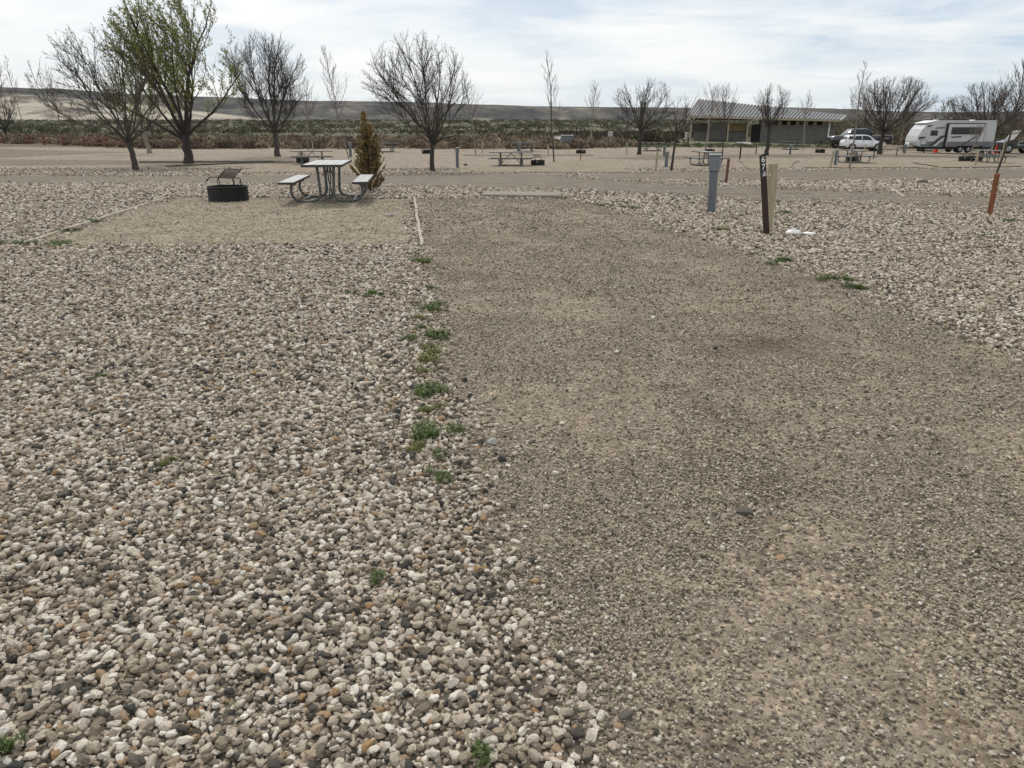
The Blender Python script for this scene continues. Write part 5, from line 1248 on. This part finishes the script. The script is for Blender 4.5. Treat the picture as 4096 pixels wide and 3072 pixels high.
# ------------------------------------------------------------------ hills
def elev(row): return PITCH + math.atan((row - 1536) / F)
RIDGE = [(-1500, 330), (0, 344), (250, 352), (500, 372), (900, 386), (1130, 398), (1300, 402), (1500, 404), (1700, 408), (1900, 418), (2150, 421), (2450, 425), (2800, 434), (3050, 430), (3300, 432), (3500, 442), (3800, 446), (4096, 442), (5500, 430)]
FOOT = [(-1500, 350), (0, 371), (200, 383), (420, 404), (650, 432), (900, 462), (1100, 492), (5500, 520)]
def prof(tab, px):
    return np.interp(px, [a for a, b in tab], [b for a, b in tab])
def fbm(x, y, s, o, octv=5):
    v = 0; a = 1; 
    for k in range(octv):
        v += a * mnoise.noise(Vector((x * s, y * s, o + k))); s *= 2.05; a *= .5
    return v
def hill_z(X, Y, tab, y0, y1, y2, amp, o, shape=1.0):
    Z = np.zeros_like(X)
    base = 7.9
    for i in range(X.shape[0]):
        for j in range(X.shape[1]):
            x, y = X[i, j], Y[i, j]
            px = 2048 + 3172 * x / y1
            row = float(prof(tab, px)); top = EYE - y1 * math.tan(elev(row)) if False else EYE + y1 * math.tan(-elev(row))
            g = fbm(x, y * 1.0, .0022, o)
            gl = abs(fbm(x, y * .3, .006, o + 20, 4))
            t = (y - y0 + g * 120) / (y1 - y0); t = max(0, min(1, t))
            f = (0.35 * t + 0.65 * t * t * (3 - 2 * t)) ** shape
            z = base + (top - base) * f
            z -= gl * amp * 4 * t * (1 - t)
            if y > y1: z = min(z, top) - (y - y1) * .015
            Z[i, j] = z if t > 0 else base - 2 - (y0 - y) * .01
    return Z
def hill_mat(name, stops, sc, o=(0, 0, 0)):
    m, n, b = nt(name); tc = n.nodes.new('ShaderNodeTexCoord')
    mp = n.nodes.new('ShaderNodeMapping'); mp.inputs['Scale'].default_value = (sc, sc * .6, sc * 4); mp.inputs['Location'].default_value = o; n.links.new(tc.outputs['Object'], mp.inputs[0])
    nz = N(n, 'ShaderNodeTexNoise', i_Scale=1.0, i_Detail=9.0, i_Roughness=0.68, i_Distortion=.4); n.links.new(mp.outputs[0], nz.inputs['Vector'])
    n.links.new(ramp(n, nz.outputs['Fac'], stops), b.inputs['Base Color']); b.inputs['Roughness'].default_value = 1.0; b.inputs['Specular IOR Level'].default_value = 0.0
    n2 = N(n, 'ShaderNodeTexNoise', i_Scale=.03, i_Detail=8.0, i_Roughness=.7); n.links.new(tc.outputs['Object'], n2.inputs['Vector'])
    bp = N(n, 'ShaderNodeBump', i_Strength=.9, i_Distance=14.0); n.links.new(n2.outputs['Fac'], bp.inputs['Height']); n.links.new(bp.outputs[0], b.inputs['Normal'])
    return m
m_h1 = hill_mat('hazed_mesa_scrub', [(.36, (.085, .087, .09)), (.49, (.13, .127, .122)), (.59, (.20, .188, .168)), (.69, (.34, .31, .265))], .006)  # scrub tones greyed: distance haze is painted into the colour
m_h2 = hill_mat('shaded_sandy_slope', [(.38, (.13, .12, .11)), (.45, (.30, .27, .23)), (.53, (.50, .45, .375)), (.7, (.60, .545, .46))], .011, (3, 1, 0))  # sand colour, with slope shading painted in by the dark stops
hx = np.linspace(-3600, 3600, 220); hy = np.concatenate([np.linspace(1450, 2700, 46), [2900, 3300]])
tag(link('hills', grid_mesh('hills', hx, hy, lambda X, Y: hill_z(X, Y, RIDGE, 1500, 2600, 3000, 55, 1.0), m_h1)), kind='structure')
hx = np.linspace(-1700, -250, 130); hy = np.concatenate([np.linspace(950, 1500, 36), [1600, 1700]])
tag(link('hills', grid_mesh('hills', hx, hy, lambda X, Y: hill_z(X, Y, FOOT, 980, 1450, 1600, 42, 7.0), m_h2)), kind='structure')

# ------------------------------------------------------------------ world
w = bpy.data.worlds.new('World'); scene.world = w; w.use_nodes = True
n = w.node_tree; n.nodes.clear()
out = n.nodes.new('ShaderNodeOutputWorld')
sky = n.nodes.new('ShaderNodeTexSky'); sky.sky_type = 'NISHITA'; sky.sun_disc = False
SE, SA = R(46), R(-16)
sky.sun_elevation = SE; sky.sun_rotation = SA; sky.dust_density = 2.0
b1 = n.nodes.new('ShaderNodeBackground'); b1.inputs[1].default_value = 0.12; n.links.new(sky.outputs[0], b1.inputs[0])
tc = n.nodes.new('ShaderNodeTexCoord'); sep = n.nodes.new('ShaderNodeSeparateXYZ'); n.links.new(tc.outputs['Generated'], sep.inputs[0])
zz = mth(n, 'ADD', mth(n, 'MAXIMUM', sep.outputs[2], 0.0), 0.10)
cx = n.nodes.new('ShaderNodeCombineXYZ'); n.links.new(mth(n, 'DIVIDE', sep.outputs[0], zz), cx.inputs[0]); n.links.new(mth(n, 'DIVIDE', sep.outputs[1], zz), cx.inputs[1])
mp = n.nodes.new('ShaderNodeMapping'); mp.inputs['Scale'].default_value = (0.55, 0.9, 1); mp.inputs['Location'].default_value = (2.3, 0.4, 0); n.links.new(cx.outputs[0], mp.inputs[0])
nz = N(n, 'ShaderNodeTexNoise', i_Scale=1.3, i_Detail=8.0, i_Roughness=0.6, i_Distortion=0.7); n.links.new(mp.outputs[0], nz.inputs['Vector'])
mpd = n.nodes.new('ShaderNodeMapping'); mpd.inputs['Scale'].default_value = (3.6, 3.6, 13.0); mpd.inputs['Location'].default_value = (1.3, 2.2, 0.5); n.links.new(tc.outputs['Generated'], mpd.inputs[0])
nd_ = N(n, 'ShaderNodeTexNoise', i_Scale=1.0, i_Detail=7.0, i_Roughness=0.52, i_Distortion=0.3); n.links.new(mpd.outputs[0], nd_.inputs['Vector'])
fac_ = mth(n, 'ADD', mth(n, 'MULTIPLY', nz.outputs['Fac'], 0.4), mth(n, 'MULTIPLY', nd_.outputs['Fac'], 0.6))
cl = ramp(n, fac_, [(0.40, (0.50, 0.62, 0.76)), (0.44, (0.64, 0.735, 0.83)), (0.50, (0.80, 0.845, 0.89)), (0.57, (0.97, 0.97, 0.96)), (0.75, (0.86, 0.885, 0.905))])
# light blue air low over the hills, whiter veil towards the hidden sun at left
lowb = ramp(n, sep.outputs[2], [(0.02, 0.5), (0.12, 0.0)])
cl = mix(n, lowb, cl, (0.68, 0.79, 0.88))
sx = N(n, 'ShaderNodeMapRange'); sx.inputs['From Min'].default_value = -0.5; sx.inputs['From Max'].default_value = 0.5; sx.inputs['To Min'].default_value = 0.55; sx.inputs['To Max'].default_value = 0.05; n.links.new(sep.outputs[0], sx.inputs[0])
n3 = N(n, 'ShaderNodeTexNoise', i_Scale=0.45, i_Detail=3.0); n.links.new(mp.outputs[0], n3.inputs['Vector'])
bright = mth(n, 'MULTIPLY', sx.outputs[0], ramp(n, n3.outputs['Fac'], [(0.38, 0.35), (0.58, 1.4)]))
cl = mix(n, bright, cl, (1.0, 0.995, 0.98))
b2 = n.nodes.new('ShaderNodeBackground'); n.links.new(cl, b2.inputs[0]); b2.inputs[1].default_value = 1.04
ms = n.nodes.new('ShaderNodeMixShader'); ms.inputs[0].default_value = 0.88
n.links.new(b1.outputs[0], ms.inputs[1]); n.links.new(b2.outputs[0], ms.inputs[2]); n.links.new(ms.outputs[0], out.inputs[0])

sl = bpy.data.lights.new('sun', 'SUN'); sl.energy = 2.2; sl.angle = R(8); sl.color = (1.0, 0.94, 0.85)
so = bpy.data.objects.new('sun', sl); col.objects.link(so)
sv = Vector((math.sin(SA) * math.cos(SE), math.cos(SA) * math.cos(SE), math.sin(SE)))
so.rotation_euler = (-sv).to_track_quat('-Z', 'Y').to_euler(); so.location = (0, 0, 30)

cam = bpy.data.cameras.new('camera'); cam.sensor_width = 36; cam.lens = 36 * F / W0; cam.clip_end = 12000; cam.clip_start = 0.05
co = bpy.data.objects.new('camera', cam); col.objects.link(co); co.location = (0, 0, EYE); co.rotation_euler = (R(90) - PITCH, 0, 0)
scene.camera = co
scene.view_settings.view_transform = 'Standard'; scene.view_settings.look = 'None'; scene.view_settings.exposure = 0; scene.view_settings.gamma = 1
